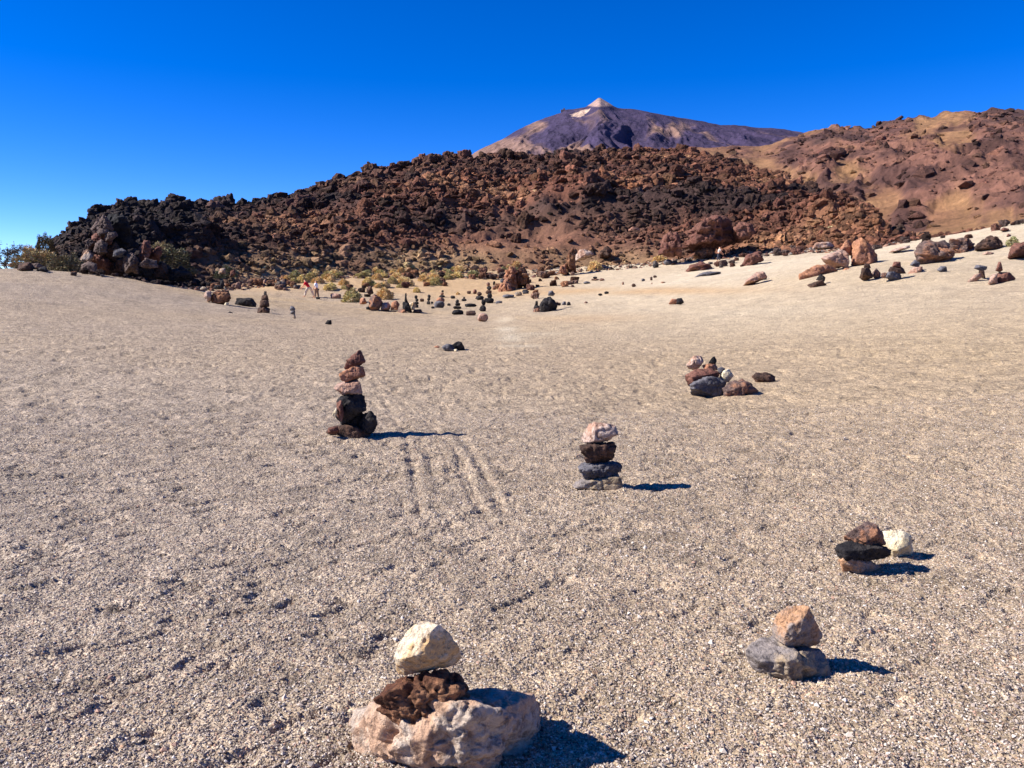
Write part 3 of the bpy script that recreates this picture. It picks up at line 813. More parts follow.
# placed yellow cushion bushes (hand placed first)
for (u, v, w_, h_, lab) in ((352,303,26,17,'bright yellow green cushion bush just right of the white rock near the hikers'),
    (385,300,24,14,'yellow green cushion bush behind the mauve boulder'), (408,286,14,9,'pale cushion bush on the slope above the cairn field'),
    (417,293,13,6,'flat yellow cushion bush right above the dark cairns'),(595,271,18,11,'round yellow green bush right of the rock spire'),
    (733,251,17,12,'rounded yellow green bush beside the figure under the dark boulder'),(1012,247,18,12,'pale green cushion bush at the right edge of the slope'),
    (458,295,6,4,'tiny round green tuft in the sandy hollow'),
    (660,262,20,8,'low yellowish bush at the foot of the lava wall'),(318,284,16,7,'olive tuft behind the hikers')):
    bush(u, v, w_, h_, random.choice(YEL), lab, group=None)
BZ = [(285,330,264,284,'on the flat behind the hikers'),(325,365,264,292,'left of the mauve boulder, up to the slope foot'),(365,400,262,290,'behind the mauve boulder'),
      (400,440,258,286,'at the slope foot above the dark cairns'),(440,475,256,280,'at the slope foot above the sandy hollow'),(475,520,254,273,'left of the spiky orange rock')]
for (a_, b_, v0, v1, pl) in BZ:
    for k in range(27):
        u, v = random.uniform(a_, b_), random.uniform(v0, v1)
        wd = random.uniform(8, 18)
        c_ = random.randrange(5)
        bush(u, v, wd, wd*random.uniform(.4, .6), YEL[c_], f"{'wide' if wd > 13 else 'small'} {['yellow','golden','olive','straw yellow','dull green'][c_]} cushion bush {pl}", group=f'cushion bushes {pl}')

# ------------------------------------------------------------------ near cairns
def zp(poly, sc_, ox, oy): return [(ox+x/sc_, oy+y/sc_) for x, y in poly]
# A: foreground cairn
zA = lambda p: zp(p, 3.2, 320, 600)
DA = hit(430, 775)+.12
stone(zA([(92,375),(120,345),(190,315),(330,285),(540,278),(690,300),(714,330),(708,420),(690,480),(600,600),(400,640),(160,620),(105,500)]), DA+.03, .52, 'tanbase',
      'broad lumpy pinkish tan base rock of the foreground cairn', group='stones of the foreground cairn', sub=7, amp=.05, grow=1.0, sc=5.0, seed=318, face=((-.6,-.7,.38,.74),(.35,-.85,-.1,.8),(0,-.2,1,.9)), dents=((.08,-.8,.35,.16,.13),(.5,-.8,-.1,.3,.12),(-.8,-.5,-.2,.2,.1)))
stone(zA([(178,318),(215,285),(262,250),(330,232),(415,222),(440,255),(480,270),(486,318),(440,345),(380,400),(300,392),(262,415),(215,372),(182,350)]), DA-.06, .2, 'brown',
      'rough dark brown middle stone of the foreground cairn', group='stones of the foreground cairn', sub=6, amp=.085, dents=((-.5,-.75,.3,.22,.2),(.5,-.8,.1,.25,.15)))
stone(zA([(236,180),(243,128),(290,82),(325,66),(365,78),(392,80),(445,128),(453,185),(430,212),(340,225),(275,242),(242,240)]), DA-.06, .19, 'cream',
      'cream white block on top of the foreground cairn', group='stones of the foreground cairn', sub=6, amp=.014, grow=1.0, face=((-.6,-.65,.45,.72),(.5,-.8,.1,.72)), dents=((.05,-.75,.62,.1,.14),(.6,-.7,.1,.3,.06)))
stone(zA([(950,530),(962,512),(985,510),(992,530),(985,545),(960,545)]), 2.78, .035, 'white', 'tiny pale pebble at the tip of the foreground shadow', sub=4)

# B: tall cairn left
zB = lambda p: zp(p, 6.02, 310, 335); DB = hit(355, 438)+.17; gB = 'stones of the tall left cairn'
stone(zB([(105,590),(110,560),(180,540),(290,545),(370,585),(340,640),(260,645),(180,625)]), DB, .45, 'darkbrown', 'flat dark base slab of the tall left cairn', group=gB, grow=1.1)
stone(zB([(100,592),(112,558),(165,548),(180,580),(150,600)]), DB-.2, .14, 'red', 'small reddish stone at the left end of the tall left cairn base', group=gB, sub=4)
stone(zB([(190,530),(215,480),(325,465),(340,500),(290,560),(220,560)]), DB+.02, .25, 'black', 'shade-blackened stone wedged under the big dark block of the tall left cairn', group=gB)  # shaded chunk: its black holds the shade beneath the big block
stone(zB([(285,530),(330,470),(365,455),(400,490),(412,545),(370,600),(320,585)]), DB-.06, .32, 'dark', 'rounded black stone leaning on the right of the tall left cairn', group=gB, amp=.03)
stone(zB([(195,365),(305,358),(345,405),(330,455),(300,475),(200,535),(165,490),(162,400)]), DB-.01, .38, 'dark', 'big dark grey block halfway up the tall left cairn', group=gB, amp=.035, grow=1.14)
stone(zB([(158,480),(160,400),(190,388),(205,470),(190,530)]), DB-.2, .14, 'red', 'reddish slab on the left side of the big dark block in the tall left cairn', group=gB)
stone(zB([(132,480),(160,430),(168,470),(150,500)]), DB-.22, .07, 'white', 'small pale chip at the left side of the tall left cairn', group=gB, sub=4)
stone(zB([(150,320),(175,285),(270,265),(300,285),(308,350),(200,362)]), DB, .26, 'pink', 'pinkish wedge third from the top of the tall left cairn', group=gB, grow=1.12)
stone(zB([(175,235),(205,215),(290,180),(330,200),(332,240),(300,262),(270,260),(215,282),(180,262)]), DB, .18, 'orange', 'orange tan stone second from the top of the tall left cairn', group=gB, grow=1.12)
stone(zB([(205,210),(220,150),(285,95),(305,90),(335,160),(320,185),(290,186),(255,218)]), DB, .14, 'red', 'pointed reddish stone topping the tall left cairn', group=gB)
# C: centre cairn
zC = lambda p: zp(p, 7.31, 560, 410); DC = hit(600, 491)+.12; gC = 'stones of the centre cairn'
stone(zC([(95,520),(180,500),(330,500),(440,455),(470,500),(450,590),(380,610),(250,600),(100,570)]), DC, .3, 'greytan', 'flat grey tan base slab of the centre cairn', group=gC)
stone(zC([(130,430),(170,380),(330,372),(420,372),(445,410),(430,455),(340,500),(200,515),(165,470)]), DC-.01, .24, 'grey', 'second stone up in the centre cairn, blue grey at its left', group=gC, amp=.06, grow=1.1)
stone(zC([(150,260),(220,250),(350,240),(415,245),(405,300),(380,355),(330,385),(200,382),(160,310)]), DC, .2, 'darkbrown', 'pitted dark brown third stone of the centre cairn', group=gC, amp=.08, grow=1.1)
stone(zC([(145,215),(215,100),(250,90),(350,95),(405,120),(430,175),(330,235),(235,258),(185,240)]), DC, .2, 'pinktan', 'pale pink stone topping the centre cairn', group=gC)
stone(zC([(442,605),(465,570),(490,610),(465,632)]), DC-.17, .04, 'cream', 'small cream pebble at the foot of the centre cairn', sub=4)
# D: pair with the white block
zD = lambda p: zp(p, 8.533, 820, 510); DD = hit(866, 577)+.1; gD = 'stones of the low cairn at the right'
stone(zD([(155,425),(220,400),(350,405),(530,480),(440,580),(360,595),(200,545)]), DD, .2, 'orangegrey', 'orange mottled bottom stone of the low cairn at the right', group=gD)
stone(zD([(130,350),(170,275),(290,262),(430,290),(560,315),(612,350),(600,392),(500,425),(380,425),(240,430),(160,395)]), DD-.01, .2, 'dark', 'dark slab in the middle of the low cairn at the right', group=gD, amp=.05, grow=1.12, face=((-.1,-.35,1,.6),))
stone(zD([(215,240),(300,170),(400,110),(480,140),(520,200),(545,290),(480,305),(400,295),(280,272)]), DD+.03, .18, 'mauve', 'brownish rounded top stone of the low cairn at the right', group=gD, grow=1.18)
stone(zD([(515,180),(600,165),(680,185),(770,185),(785,310),(800,385),(740,440),(620,430),(585,350),(520,260)]), hit(903, 560)+.08, .16, 'white', 'bright white block leaning at the right of the low cairn', group=gD, amp=.015, face=((-.5,-.75,.42,.55),))
# E
zE = lambda p: zp(p, 6.4, 730, 590); DE = hit(790, 684)+.1; gE = 'stones of the two-stone cairn'
stone(zE([(105,390),(200,305),(280,292),(400,355),(570,385),(640,490),(675,630),(560,645),(350,615),(170,545),(130,450)]), DE, .26, 'greytan', 'grey and olive lower stone of the two-stone cairn', group=gE, sub=6, amp=.04, grow=1.1, face=((-.25,-.3,1,.62),(.25,-1,-.25,.7)))
stone(zE([(255,270),(300,170),(360,95),(420,75),(500,98),(545,260),(600,320),(560,375),(460,385),(350,345),(290,305)]), DE+.01, .17, 'orangegrey', 'sandy orange and grey upper stone of the two-stone cairn', group=gE, sub=6, amp=.03, face=((-.5,-.6,.6,.66),(.3,-.8,-.5,.7)))
# F: rock pile
zF = lambda p: zp(p, 8.533, 670, 345); DF = hit(700, 396)+.2; gF = 'rocks of the pile at the centre right'
stone(zF([(160,350),(230,290),(350,268),(430,280),(480,330),(435,450),(260,452),(185,440)]), DF-.05, .5, 'grey', 'blue grey front rock of the centre right pile', group=gF)
stone(zF([(430,390),(440,350),(510,300),(600,283),(700,330),(750,390),(762,460),(700,500),(600,500),(480,485)]), DF-.12, .5, 'mauve', 'rounded brown pitted rock at the right front of the pile', group=gF, amp=.06)
stone(zF([(130,260),(200,208),(350,195),(420,238),(415,290),(250,310),(160,360),(135,320)]), DF+.15, .4, 'red', 'reddish slab on the left of the centre right pile', group=gF)
stone(zF([(135,170),(200,90),(260,92),(290,140),(225,225),(160,200)]), DF+.3, .3, 'pinktan', 'pinkish upright rock at the back left of the pile', group=gF)
stone(zF([(325,165),(350,110),(380,95),(400,130),(385,175)]), DF+.25, .12, 'black', 'little black stone perched on top of the pile', group=gF, sub=4)
stone(zF([(270,175),(330,158),(400,162),(412,215),(300,215)]), DF+.25, .25, 'orange', 'tan orange stone in the middle of the centre right pile', group=gF)
stone(zF([(398,200),(440,185),(475,200),(432,258)]), DF+.15, .15, 'grey', 'small grey stone between the tan and the white ones in the pile', group=gF, sub=4)
stone(zF([(415,285),(450,220),(500,203),(545,262),(500,320),(440,320)]), DF+.1, .2, 'white', 'white and grey stone in the centre right pile', group=gF, sub=4)
stone(zF([(690,265),(730,235),(850,233),(900,270),(900,315),(830,338),(740,332)]), hit(764, 383)+.15, .3, 'darkbrown', 'brown block lying alone right of the centre right pile')
# G: small group mid
zG = lambda p: zp(p, 6.02, 310, 335); DG = hit(453, 351)+.2; gG = 'small rocks beyond the tall cairn'
stone(zG([(790,70),(830,50),(870,62),(880,105),(815,102)]), DG, .5, 'grey', 'grey flat rock in the small heap beyond the tall left cairn', group=gG, sub=4)
stone(zG([(850,62),(890,35),(915,42),(935,92),(890,102)]), DG+.2, .5, 'dark', 'dark pointed rock in the small heap beyond the tall left cairn', group=gG, sub=4)
stone(zG([(743,72),(765,62),(785,72),(770,80)]), DG, .15, 'orange', 'small rusty chip left of the heap beyond the tall left cairn', group=gG, sub=4)
stone(zG([(865,88),(885,84),(892,100),(872,104)]), DG-.3, .12, 'white', 'pale chip in front of the heap beyond the tall left cairn', group=gG, sub=4)

# ------------------------------------------------------------------ right boulders
zR = lambda p: zp(p, 3.879, 760, 200); DR = hit(845, 268)
gR = 'boulders of the orange group on the right slope'
stone(zR([(238,225),(310,188),(352,205),(345,262),(270,268)]), DR+.2, 1.6, 'pink', 'grey pink boulder with a dark hollow at the left of the orange group', group=gR, dents=((.5,-.7,.3,.4,.35),))
stone(zR([(308,190),(335,152),(358,165),(360,215),(320,215)]), DR+1.2, 1.3, 'orange', 'orange block standing behind the hollow boulder', group=gR)
stone(zR([(350,255),(356,165),(400,140),(422,165),(456,215),(450,262),(400,280)]), DR+.5, 1.7, 'orange', 'tallest orange boulder of the right slope', group=gR)
stone(zR([(145,290),(210,252),(270,248),(312,272),(280,296),(210,305),(160,322)]), DR-1.2, 1.3, 'orange', 'long low orange rock in front of the orange group', group=gR)
stone(zR([(310,285),(330,262),(360,268),(362,280),(320,292)]), DR-1, .5, 'orange', 'small orange slab between the long rock and the tall boulder', group=gR, sub=4)
g2 = 'cairn rocks on the right slope'
stone(zR([(180,330),(240,308),(262,330),(200,342)]), hit(817, 287)+.2, .6, 'darkbrown', 'flat brown rock below the long orange rock', group=g2, sub=4)
stone(zR([(215,310),(235,285),(255,300),(250,318)]), hit(817, 285)+.3, .4, 'dark', 'dark stone standing on the flat brown rock', group=g2, sub=4)
stone(zR([(383,300),(395,262),(425,258),(440,300),(400,316)]), hit(868, 281)+.3, .8, 'darkbrown', 'dark brown rock left of the three-stone cairn on the right slope', group=g2)
stone(zR([(400,262),(405,245),(425,248),(430,265)]), hit(868, 281)+.3, .4, 'darkbrown', 'small brown cap on the rock left of the three-stone cairn', group=g2, sub=4)
stone(zR([(430,290),(450,264),(470,285),(465,306),(440,304)]), hit(875, 279)+.3, .5, 'mauve', 'mauve stone squeezed between two dark rocks on the right slope', group=g2, sub=4)
D7 = hit(893, 281)+.3
stone(zR([(488,300),(495,278),(545,278),(550,310),(510,320)]), D7, .8, 'grey', 'grey base block of the three-stone cairn on the right slope', group=g2)
stone(zR([(495,280),(505,258),(555,260),(566,285),(540,288)]), D7, .6, 'darkbrown', 'dark brown middle stone of the three-stone cairn on the right slope', group=g2, sub=4)
stone(zR([(512,260),(520,238),(545,240),(548,262)]), D7, .4, 'red', 'reddish cap of the three-stone cairn on the right slope', group=g2, sub=4)
stone(zR([(468,300),(470,284),(490,280),(492,304)]), D7-.1, .4, 'mauve', 'small mauve stone touching the three-stone cairn on its left', group=g2, sub=4)
stone(zR([(570,288),(595,260),(630,258),(632,275),(610,290)]), hit(914, 274)+.3, .7, 'pink', 'slanted pink slab right of the three-stone cairn', group=g2)
stone(zR([(578,255),(600,230),(622,245),(615,262)]), hit(914, 274)+.6, .5, 'grey', 'grey round stone above the slanted pink slab', group=g2, sub=4)
stone(zR([(686,272),(700,255),(722,258),(728,277),(700,281)]), hit(942, 272)+.2, .5, 'grey', 'lone grey stone on the right slope', sub=4)
stone(zR([(803,318),(830,290),(855,282),(860,300),(835,322)]), hit(974, 282)+.2, .6, 'pink', 'pale slanted stone under a grey capstone near the right edge', group=g2, sub=4)
stone(zR([(825,265),(840,250),(882,258),(878,272),(855,275)]), hit(974, 282)+.3, .5, 'grey', 'grey capstone of the leaning cairn near the right edge', group=g2, sub=4)
stone(zR([(845,300),(850,270),(870,274),(875,304)]), hit(978, 280)+.3, .4, 'darkbrown', 'dark prop under the grey capstone near the right edge', group=g2, sub=4)
D11 = hit(1000, 284)+.3
stone(zR([(885,325),(895,290),(920,284),(925,325),(895,334)]), D11-.1, .6, 'pink', 'pink front block of the rightmost heap', group=g2, sub=4)
stone(zR([(915,300),(925,278),(965,278),(997,308),(970,324),(920,328)]), D11+.1, .7, 'red', 'reddish slab making up most of the rightmost heap', group=g2)
stone(zR([(912,275),(925,240),(935,240),(942,272),(930,280)]), D11+.1, .35, 'red', 'reddish pointed stone on top of the rightmost heap', group=g2, sub=4)
stone(zR([(595,205),(600,185),(640,160),(722,155),(760,215),(710,262),(610,262)]), hit(935, 262)+.8, 3.0, 'mauve', 'broad red brown outcrop above the lone grey stone', name='boulder', cat='boulder', amp=.08)
stone(zR([(720,190),(740,150),(820,150),(845,185),(800,225),(720,225)]), hit(962, 252)+.8, 2.6, 'mauve', 'mauve outcrop right behind the broad red brown one', name='boulder', cat='boulder', amp=.08)
stone(zR([(832,188),(855,155),(885,138),(920,140),(950,190),(900,215),(840,210)]), hit(990, 250)+.8, 2.2, 'darkbrown', 'dark brown angular boulder high on the right slope', name='boulder', cat='boulder', amp=.08)
stone(zR([(957,228),(975,185),(990,168),(1060,160),(1060,235)]), hit(1018, 260)+.8, 2.4, 'red', 'red boulder cut by the right edge of the view', name='boulder', cat='boulder', amp=.08)
stone(zR([(860,212),(880,198),(908,205),(900,216)]), hit(988, 255)+.3, .6, 'pink', 'flat pink stone below the dark brown angular boulder', sub=4)
stone(zR([(495,205),(520,190),(580,175),(585,185),(520,206)]), hit(898, 253)+.4, 1.6, 'pinktan', 'long low tan ledge right of the tallest orange boulder', sub=4)
stone(zR([(200,190),(215,165),(270,160),(300,185),(240,195)]), hit(822, 250)+.6, 2.6, 'pinktan', 'low tan hummock rock behind the orange group', sub=4)
stone(zR([(930,118),(945,105),(968,112),(960,125)]), hit(1004, 232)+.4, 1.0, 'red', 'small red rock near the crest at the right', sub=4)
stone(zR([(955,142),(962,130),(975,135),(972,146)]), hit(1009, 237)+.4, .6, 'red', 'tiny red stone below the small red rock at the right crest', sub=4)
stone(zR([(480,155),(500,120),(540,90),(560,110),(575,150),(530,160)]), 102, 6, 'darkbrown', 'dark shaded lava crag in the gap behind the orange group', name='boulder', cat='boulder', amp=.12)
stone(zR([(405,140),(420,110),(450,90),(480,110),(490,152),(430,158)]), 103, 6, 'mauve', 'brown crag left of the dark shaded one behind the orange group', name='boulder', cat='boulder', amp=.12)
stone(zR([(600,150),(620,125),(655,122),(665,150)]), 100, 4, 'darkbrown', 'small dark crag right of the dark shaded one in the gap', name='boulder', cat='boulder', amp=.1)

# slope rocks in the middle right
zM = lambda p: zp(p, 4.267, 540, 210)
stone(zM([(865,325),(880,300),(925,265),(955,262),(970,285),(950,300),(900,320)]), hit(757, 284)+.5, 1.6, 'pink', 'pink slanting rock alone on the pale slope', name='boulder', cat='boulder')
stone(zM([(945,295),(950,268),(970,285),(965,300)]), hit(765, 280)+.4, .6, 'grey', 'grey stone against the right end of the pink slanting rock', sub=4)
stone(zM([(545,403),(560,378),(585,380),(590,402)]), hit(673, 305)+.2, .5, 'orange', 'orange stone of the touching pair on the pale slope', sub=4)
stone(zM([(580,402),(585,378),(605,375),(615,395),(600,404)]), hit(681, 305)+.2, .5, 'dark', 'dark grey stone of the touching pair on the pale slope', sub=4)
for (x, y, w_, h_, k, lab) in ((257,360,20,10,'dark','left of two small dark stones side by side on the pale path'),(284,352,22,12,'black','right of two small dark stones side by side on the pale path'),
    (400,320,20,15,'darkbrown','round dark brown stone on the ochre path'),(475,292,12,18,'darkbrown','small upright dark stone on the ochre path'),(440,298,18,12,'grey','grey mauve stone on the ochre path'),
    (354,312,10,14,'mauve','thin mauve stone on the ochre path'),(197,395,18,12,'mauve','brown stone below the pair of small dark ones'),(477,312,8,6,'pink','tiny pink stone on the ochre path'),(525,308,22,5,'orange','flat orange chip on the ochre path'),
    (123,400,18,18,'black','small black stone right of the big dark boulder'),(103,398,20,18,'grey','small grey stone right of the big dark boulder'),
    (270,240,30,14,'pink','flat pink stone in front of the yellow green bush by the spire')):
    cx, cy = 540+x/4.267, 210+y/4.267
    D_ = hit(cx, cy+h_/8.5); t_ = w_/4.267/FPX*D_
    hw, hh = w_/8.53, h_/8.53
    stone([(cx-hw, cy+hh*.6), (cx-hw*.8, cy-hh*.5), (cx-hw*.1, cy-hh), (cx+hw*.7, cy-hh*.7), (cx+hw, cy+hh*.5), (cx+hw*.3, cy+hh*1.2), (cx-hw*.5, cy+hh*1.2)], D_+t_*.4, t_, k, lab, sub=3)
# the dark boulder with a small cairn beside it
zN = lambda p: zp(p, 8.53, 520, 230); DN = hit(548, 311)+.5
stone(zN([(160,650),(180,600),(240,565),(280,580),(320,640),(305,695),(230,705),(175,695)]), DN, 1.1, 'dark', 'dark grey rounded boulder at the edge of the cairn field', name='boulder', cat='boulder')
stone(zN([(235,560),(245,525),(275,515),(300,545),(285,565)]), DN+1.5, .6, 'grey', 'pale grey rock behind the dark grey rounded boulder', sub=4)
stone(zN([(300,645),(310,610),(350,625),(348,645)]), DN+.6, .5, 'darkbrown', 'brown stone half hidden right of the dark grey boulder', sub=4)
stone(zN([(105,720),(115,670),(160,640),(182,725),(130,735)]), DN-.9, .5, 'mauve', 'mauve conical base of the small cairn by the dark grey boulder', sub=4)
stone(zN([(112,672),(128,635),(160,640),(162,665)]), DN-.9, .35, 'dark', 'dark middle stone of the small cairn by the dark grey boulder', sub=4)
stone(zN([(128,640),(132,605),(152,605),(155,640)]), DN-.9, .25, 'dark', 'dark top stone of the small cairn by the dark grey boulder', sub=3)
# spire and crags
DS = hit(565, 276)+1.0
stone(zN([(395,370),(390,260),(420,165),(445,138),(470,160),(470,260),(480,380)]), DS, 2.0, 'brown', 'tall thin rock spire standing at the foot of the lava slope', name='rock_spire', cat='rock spire', amp=.08)
stone(zN([(330,370),(345,310),(400,280),(400,385)]), DS-.5, 2.0, 'orange', 'orange rock at the left foot of the spire', amp=.1)
stone(zN([(470,270),(480,185),(520,165),(600,170),(635,210),(560,250)]), DS+5, 4, 'pinktan', 'pinkish boulder behind the spire', name='boulder', cat='boulder', amp=.07)
stone(zN([(655,245),(680,180),(740,140),(775,180),(775,240)]), DS+9, 4, 'darkbrown', 'brown crag right of the spire at the sand edge', name='boulder', cat='boulder', amp=.08)
zO = lambda p: zp(p, 10.24, 430, 260)
DO = hit(515, 290)+1.5
stone(zO([(760,300),(765,160),(800,60),(860,50),(900,130),(900,290)]), DO, 3, 'orange', 'spiky orange rock left of the spire', name='boulder', cat='boulder', amp=.12)
stone(zO([(880,290),(870,180),(900,80),(960,70),(1010,150),(1040,270)]), DO+.8, 3.5, 'brown', 'brown crag in shadow right behind the spiky orange rock', name='boulder', cat='boulder', amp=.1)
stone(zO([(690,350),(720,250),(780,200),(830,240),(850,330),(760,360)]), DO-2, 2.4, 'orange', 'low orange rock in front of the spiky one', amp=.09)
# cave-like boulder on the right of the lava foot
zQ = lambda p: zp(p, 7.877, 630, 200)
stone(zQ([(400,400),(470,230),(560,150),(660,110),(760,150),(820,250),(830,330),(760,370),(640,380),(560,400)]), 98, 9, 'red', 'huge brown boulder with a deep shaded side at the lava foot', name='boulder', cat='boulder', amp=.1, sub=6, dents=((.55,-.75,.1,.42,.5),(.75,-.5,-.2,.35,.3)))
stone(zQ([(225,440),(235,310),(300,240),(380,260),(415,380),(400,450)]), 97, 5, 'red', 'large red brown boulder left of the huge shaded one', name='boulder', cat='boulder', amp=.07)
stone(zQ([(820,330),(815,220),(870,170),(960,190),(985,260),(900,340)]), 97, 6, 'red', 'large red brown boulder right of the huge shaded one', name='boulder', cat='boulder', amp=.07)
stone(zQ([(410,590),(470,520),(540,480),(620,500),(650,530),(600,560)]), hit(692, 272)+1, 4, 'red', 'low reddish rock bank on the pale sand under the lava foot', name='boulder', cat='boulder', amp=.09)
stone(zQ([(505,610),(560,575),(620,560),(715,565),(715,585),(600,600)]), hit(706, 276)+.5, 2.0, 'grey', 'flat grey rock on the pale slope below the reddish bank', amp=.06)
stone(zQ([(490,440),(520,390),(600,370),(680,400),(660,460),(560,480)]), hit(702, 260)+1, 4, 'mauve', 'mauve boulder below the huge shaded one', name='boulder', cat='boulder', amp=.09)
stone(zQ([(870,530),(920,440),(1024,400),(1060,480),(960,520)]), hit(748, 266)+1, 5, 'red', 'long red brown bank sloping down to the pale sand', name='boulder', cat='boulder', amp=.08)

# ------------------------------------------------------------------ left side rocks
zL = lambda p: zp(p, 7.68, 0, 190)
DL = 54
gL = 'rocks of the tall split crag on the left'
stone(zL([(770,290),(800,200),(860,180),(960,190),(1000,290),(1010,420),(960,470),(860,470),(790,400)]), DL+1.8, 3.2, 'black', 'tall split crag on the left, coloured black for its shaded right side', name='boulder', cat='boulder', group=gL, amp=.08)  # black colour paints in the shade on the crag's right half
stone(zL([(745,330),(765,240),(800,195),(825,230),(820,270),(868,285),(868,320),(800,330),(760,360)]), DL, 1.6, 'taupe', 'pinkish grey upper face block of the tall split crag', name='boulder', cat='boulder', group=gL, amp=.07, grow=1.16)
stone(zL([(803,350),(830,325),(880,320),(902,350),(870,380),(815,390)]), DL-.3, 1.3, 'taupe', 'lighter rounded block on the middle of the tall split crag', name='boulder', cat='boulder', group=gL, amp=.06, grow=1.16)
stone(zL([(725,470),(735,410),(775,385),(820,420),(820,480),(760,505)]), DL-.5, 1.4, 'taupe', 'mauve block at the waist of the tall split crag', name='boulder', cat='boulder', group=gL, amp=.08, grow=1.16)
stone(zL([(640,400),(690,380),(740,400),(745,450),(680,460)]), DL+.5, 1.4, 'taupe', 'dark block left of the waist of the tall split crag', group=gL, amp=.08, grow=1.16)
stone(zL([(870,510),(880,465),(935,450),(965,470),(930,515)]), DL-1.5, 1.0, 'grey', 'light grey block at the right foot of the tall split crag', group=gL, grow=1.16)
stone(zL([(600,590),(620,520),(670,470),(720,500),(700,560)]), DL-.8, 1.6, 'orangegrey', 'ochre lichen-coated rock left of the tall split crag', group=gL, grow=1.16)
stone(zL([(620,630),(625,575),(680,545),(745,570),(745,640)]), hit(88, 274)+.4, 1.2, 'taupe', 'grey mauve boulder at the sand edge below the ochre rock', group=gL)
stone(zL([(745,640),(770,580),(850,555),(880,600),(850,650)]), hit(105, 275)+.6, 1.2, 'red', 'rusty rock beside the grey mauve boulder at the sand edge', group=gL)
stone(zL([(850,655),(870,585),(905,575),(960,660)]), hit(118, 276)+.4, 1.1, 'greytan', 'pale faced angular rock at the sand edge under the crag', group=gL)
stone(zL([(940,600),(960,510),(1010,490),(1060,540),(1060,640)]), DL-1, 1.6, 'taupe', 'orange brown rocks right of the crag foot', group=gL, amp=.08, grow=1.16)
stone(zL([(515,610),(520,590),(545,585),(550,612)]), hit(69, 270)+.3, .5, 'greytan', 'small pale stone at the end of the olive bush on the left', sub=3)
stone(zL([(130,610),(150,560),(230,550),(270,600),(250,622),(160,622)]), hit(26, 271)+.3, 1.2, 'darkbrown', 'dark low rock in the flat group on the left crest', sub=4)
stone(zL([(50,580),(70,560),(140,555),(150,585),(80,592)]), hit(13, 267)+.3, 1.2, 'pink', 'flat pinkish slab at the left end of the flat rock group', sub=4)
stone(zL([(250,600),(240,565),(300,560),(340,590),(300,605)]), hit(36, 270)+.8, 1.0, 'taupe', 'mauve flat rock in the middle of the group on the left crest', sub=4)
stone(zL([(270,625),(300,595),(350,583),(375,625),(320,632)]), hit(42, 272)+.3, .9, 'dark', 'blackish rock at the right end of the flat group on the left crest', sub=4)
zK = lambda p: zp(p, 7.68, 120, 210)
stone(zK([(150,380),(155,290),(185,240),(225,240),(235,310),(215,385)]), 54, 1.7, 'red', 'upright red rock left of the large grey green bush', name='boulder', cat='boulder', amp=.08, grow=1.16)
stone(zK([(215,390),(240,310),(300,275),(320,320),(300,400)]), 55, 1.5, 'red', 'second red rock half covered by the large grey green bush', name='boulder', cat='boulder', amp=.08, grow=1.16)
stone(zK([(35,480),(50,370),(110,340),(140,400),(130,470)]), 52.5, 1.5, 'taupe', 'rusty brown rock between crag and upright red rock', amp=.09, grow=1.16)
stone(zK([(60,500),(100,450),(150,435),(220,455),(240,505),(160,520)]), hit(138, 277)+.4, 1.4, 'greytan', 'long grey brown rock at the sand edge under the red rocks', amp=.06)
stone(zK([(150,420),(200,375),(280,390),(290,440),(200,450)]), 52, 1.4, 'taupe', 'pinkish rubble rock under the upright red rock', amp=.08, grow=1.16)
stone(zK([(500,510),(510,485),(550,485),(560,515)]), hit(189, 277)+.3, .8, 'dark', 'dark stone at the right end of the bush shadow', sub=4)
stone(zK([(565,550),(575,490),(620,495),(622,545)]), hit(197, 281)+.4, .8, 'greytan', 'pale grey stone near the low olive bush', sub=4)
stone(zK([(620,570),(640,530),(690,520),(706,575),(660,582)]), hit(206, 285)+.3, .8, 'darkbrown', 'brown stone just above the stone-topped boulder', sub=4)
stone(zK([(755,490),(770,450),(805,448),(808,490)]), 60, .8, 'orangegrey', 'ochre stone at the foot of the small grey green bush', sub=4, grow=1.16)
stone(zK([(845,510),(850,470),(875,458),(888,490),(870,512)]), 59, .8, 'red', 'bright tan pointed stone in front of the small grey green bush', sub=4, grow=1.16)
zH = lambda p: zp(p, 5.12, 180, 240); DH = hit(220, 305)+.6
stone(zH([(155,315),(160,268),(200,255),(250,262),(260,300),(235,335),(180,335)]), DH, 1.0, 'brown', 'brown boulder carrying small stones on the left slope', name='boulder', cat='boulder')
stone(zH([(122,290),(130,262),(160,258),(165,310),(145,325)]), DH-.1, .8, 'pinktan', 'pinkish slab against the left of the stone-topped boulder', sub=4)
stone(zH([(168,248),(180,230),(215,232),(230,252)]), DH, .5, 'dark', 'flat dark stone on top of the brown boulder', sub=4)
stone(zH([(205,238),(205,205),(222,205),(230,240)]), DH, .3, 'dark', 'narrow dark stone crowning the stone-topped boulder', sub=4)
stone(zH([(225,335),(232,320),(250,322),(250,342),(235,345)]), hit(227, 306)+.1, .25, 'white', 'small white stone beside the stone-topped boulder', sub=4)
stone(zH([(280,330),(290,298),(370,296),(390,325),(385,345),(330,345)]), hit(246, 306.5)+.5, 1.0, 'dark', 'flat topped black rock between the boulder and the dark cairn', amp=.04)
stone(zH([(240,375),(255,366),(272,372),(262,379)]), hit(230, 314)+.05, .15, 'dark', 'tiny black stone on the sand below the stone-topped boulder', sub=3)
DI = hit(265, 314)+.3; gI = 'stones of the dark pointed cairn on the left slope'
stone(zH([(393,375),(400,345),(430,340),(462,350),(460,378),(430,385)]), DI, .6, 'darkbrown', 'wide base of the dark pointed cairn on the left slope', group=gI, sub=4)
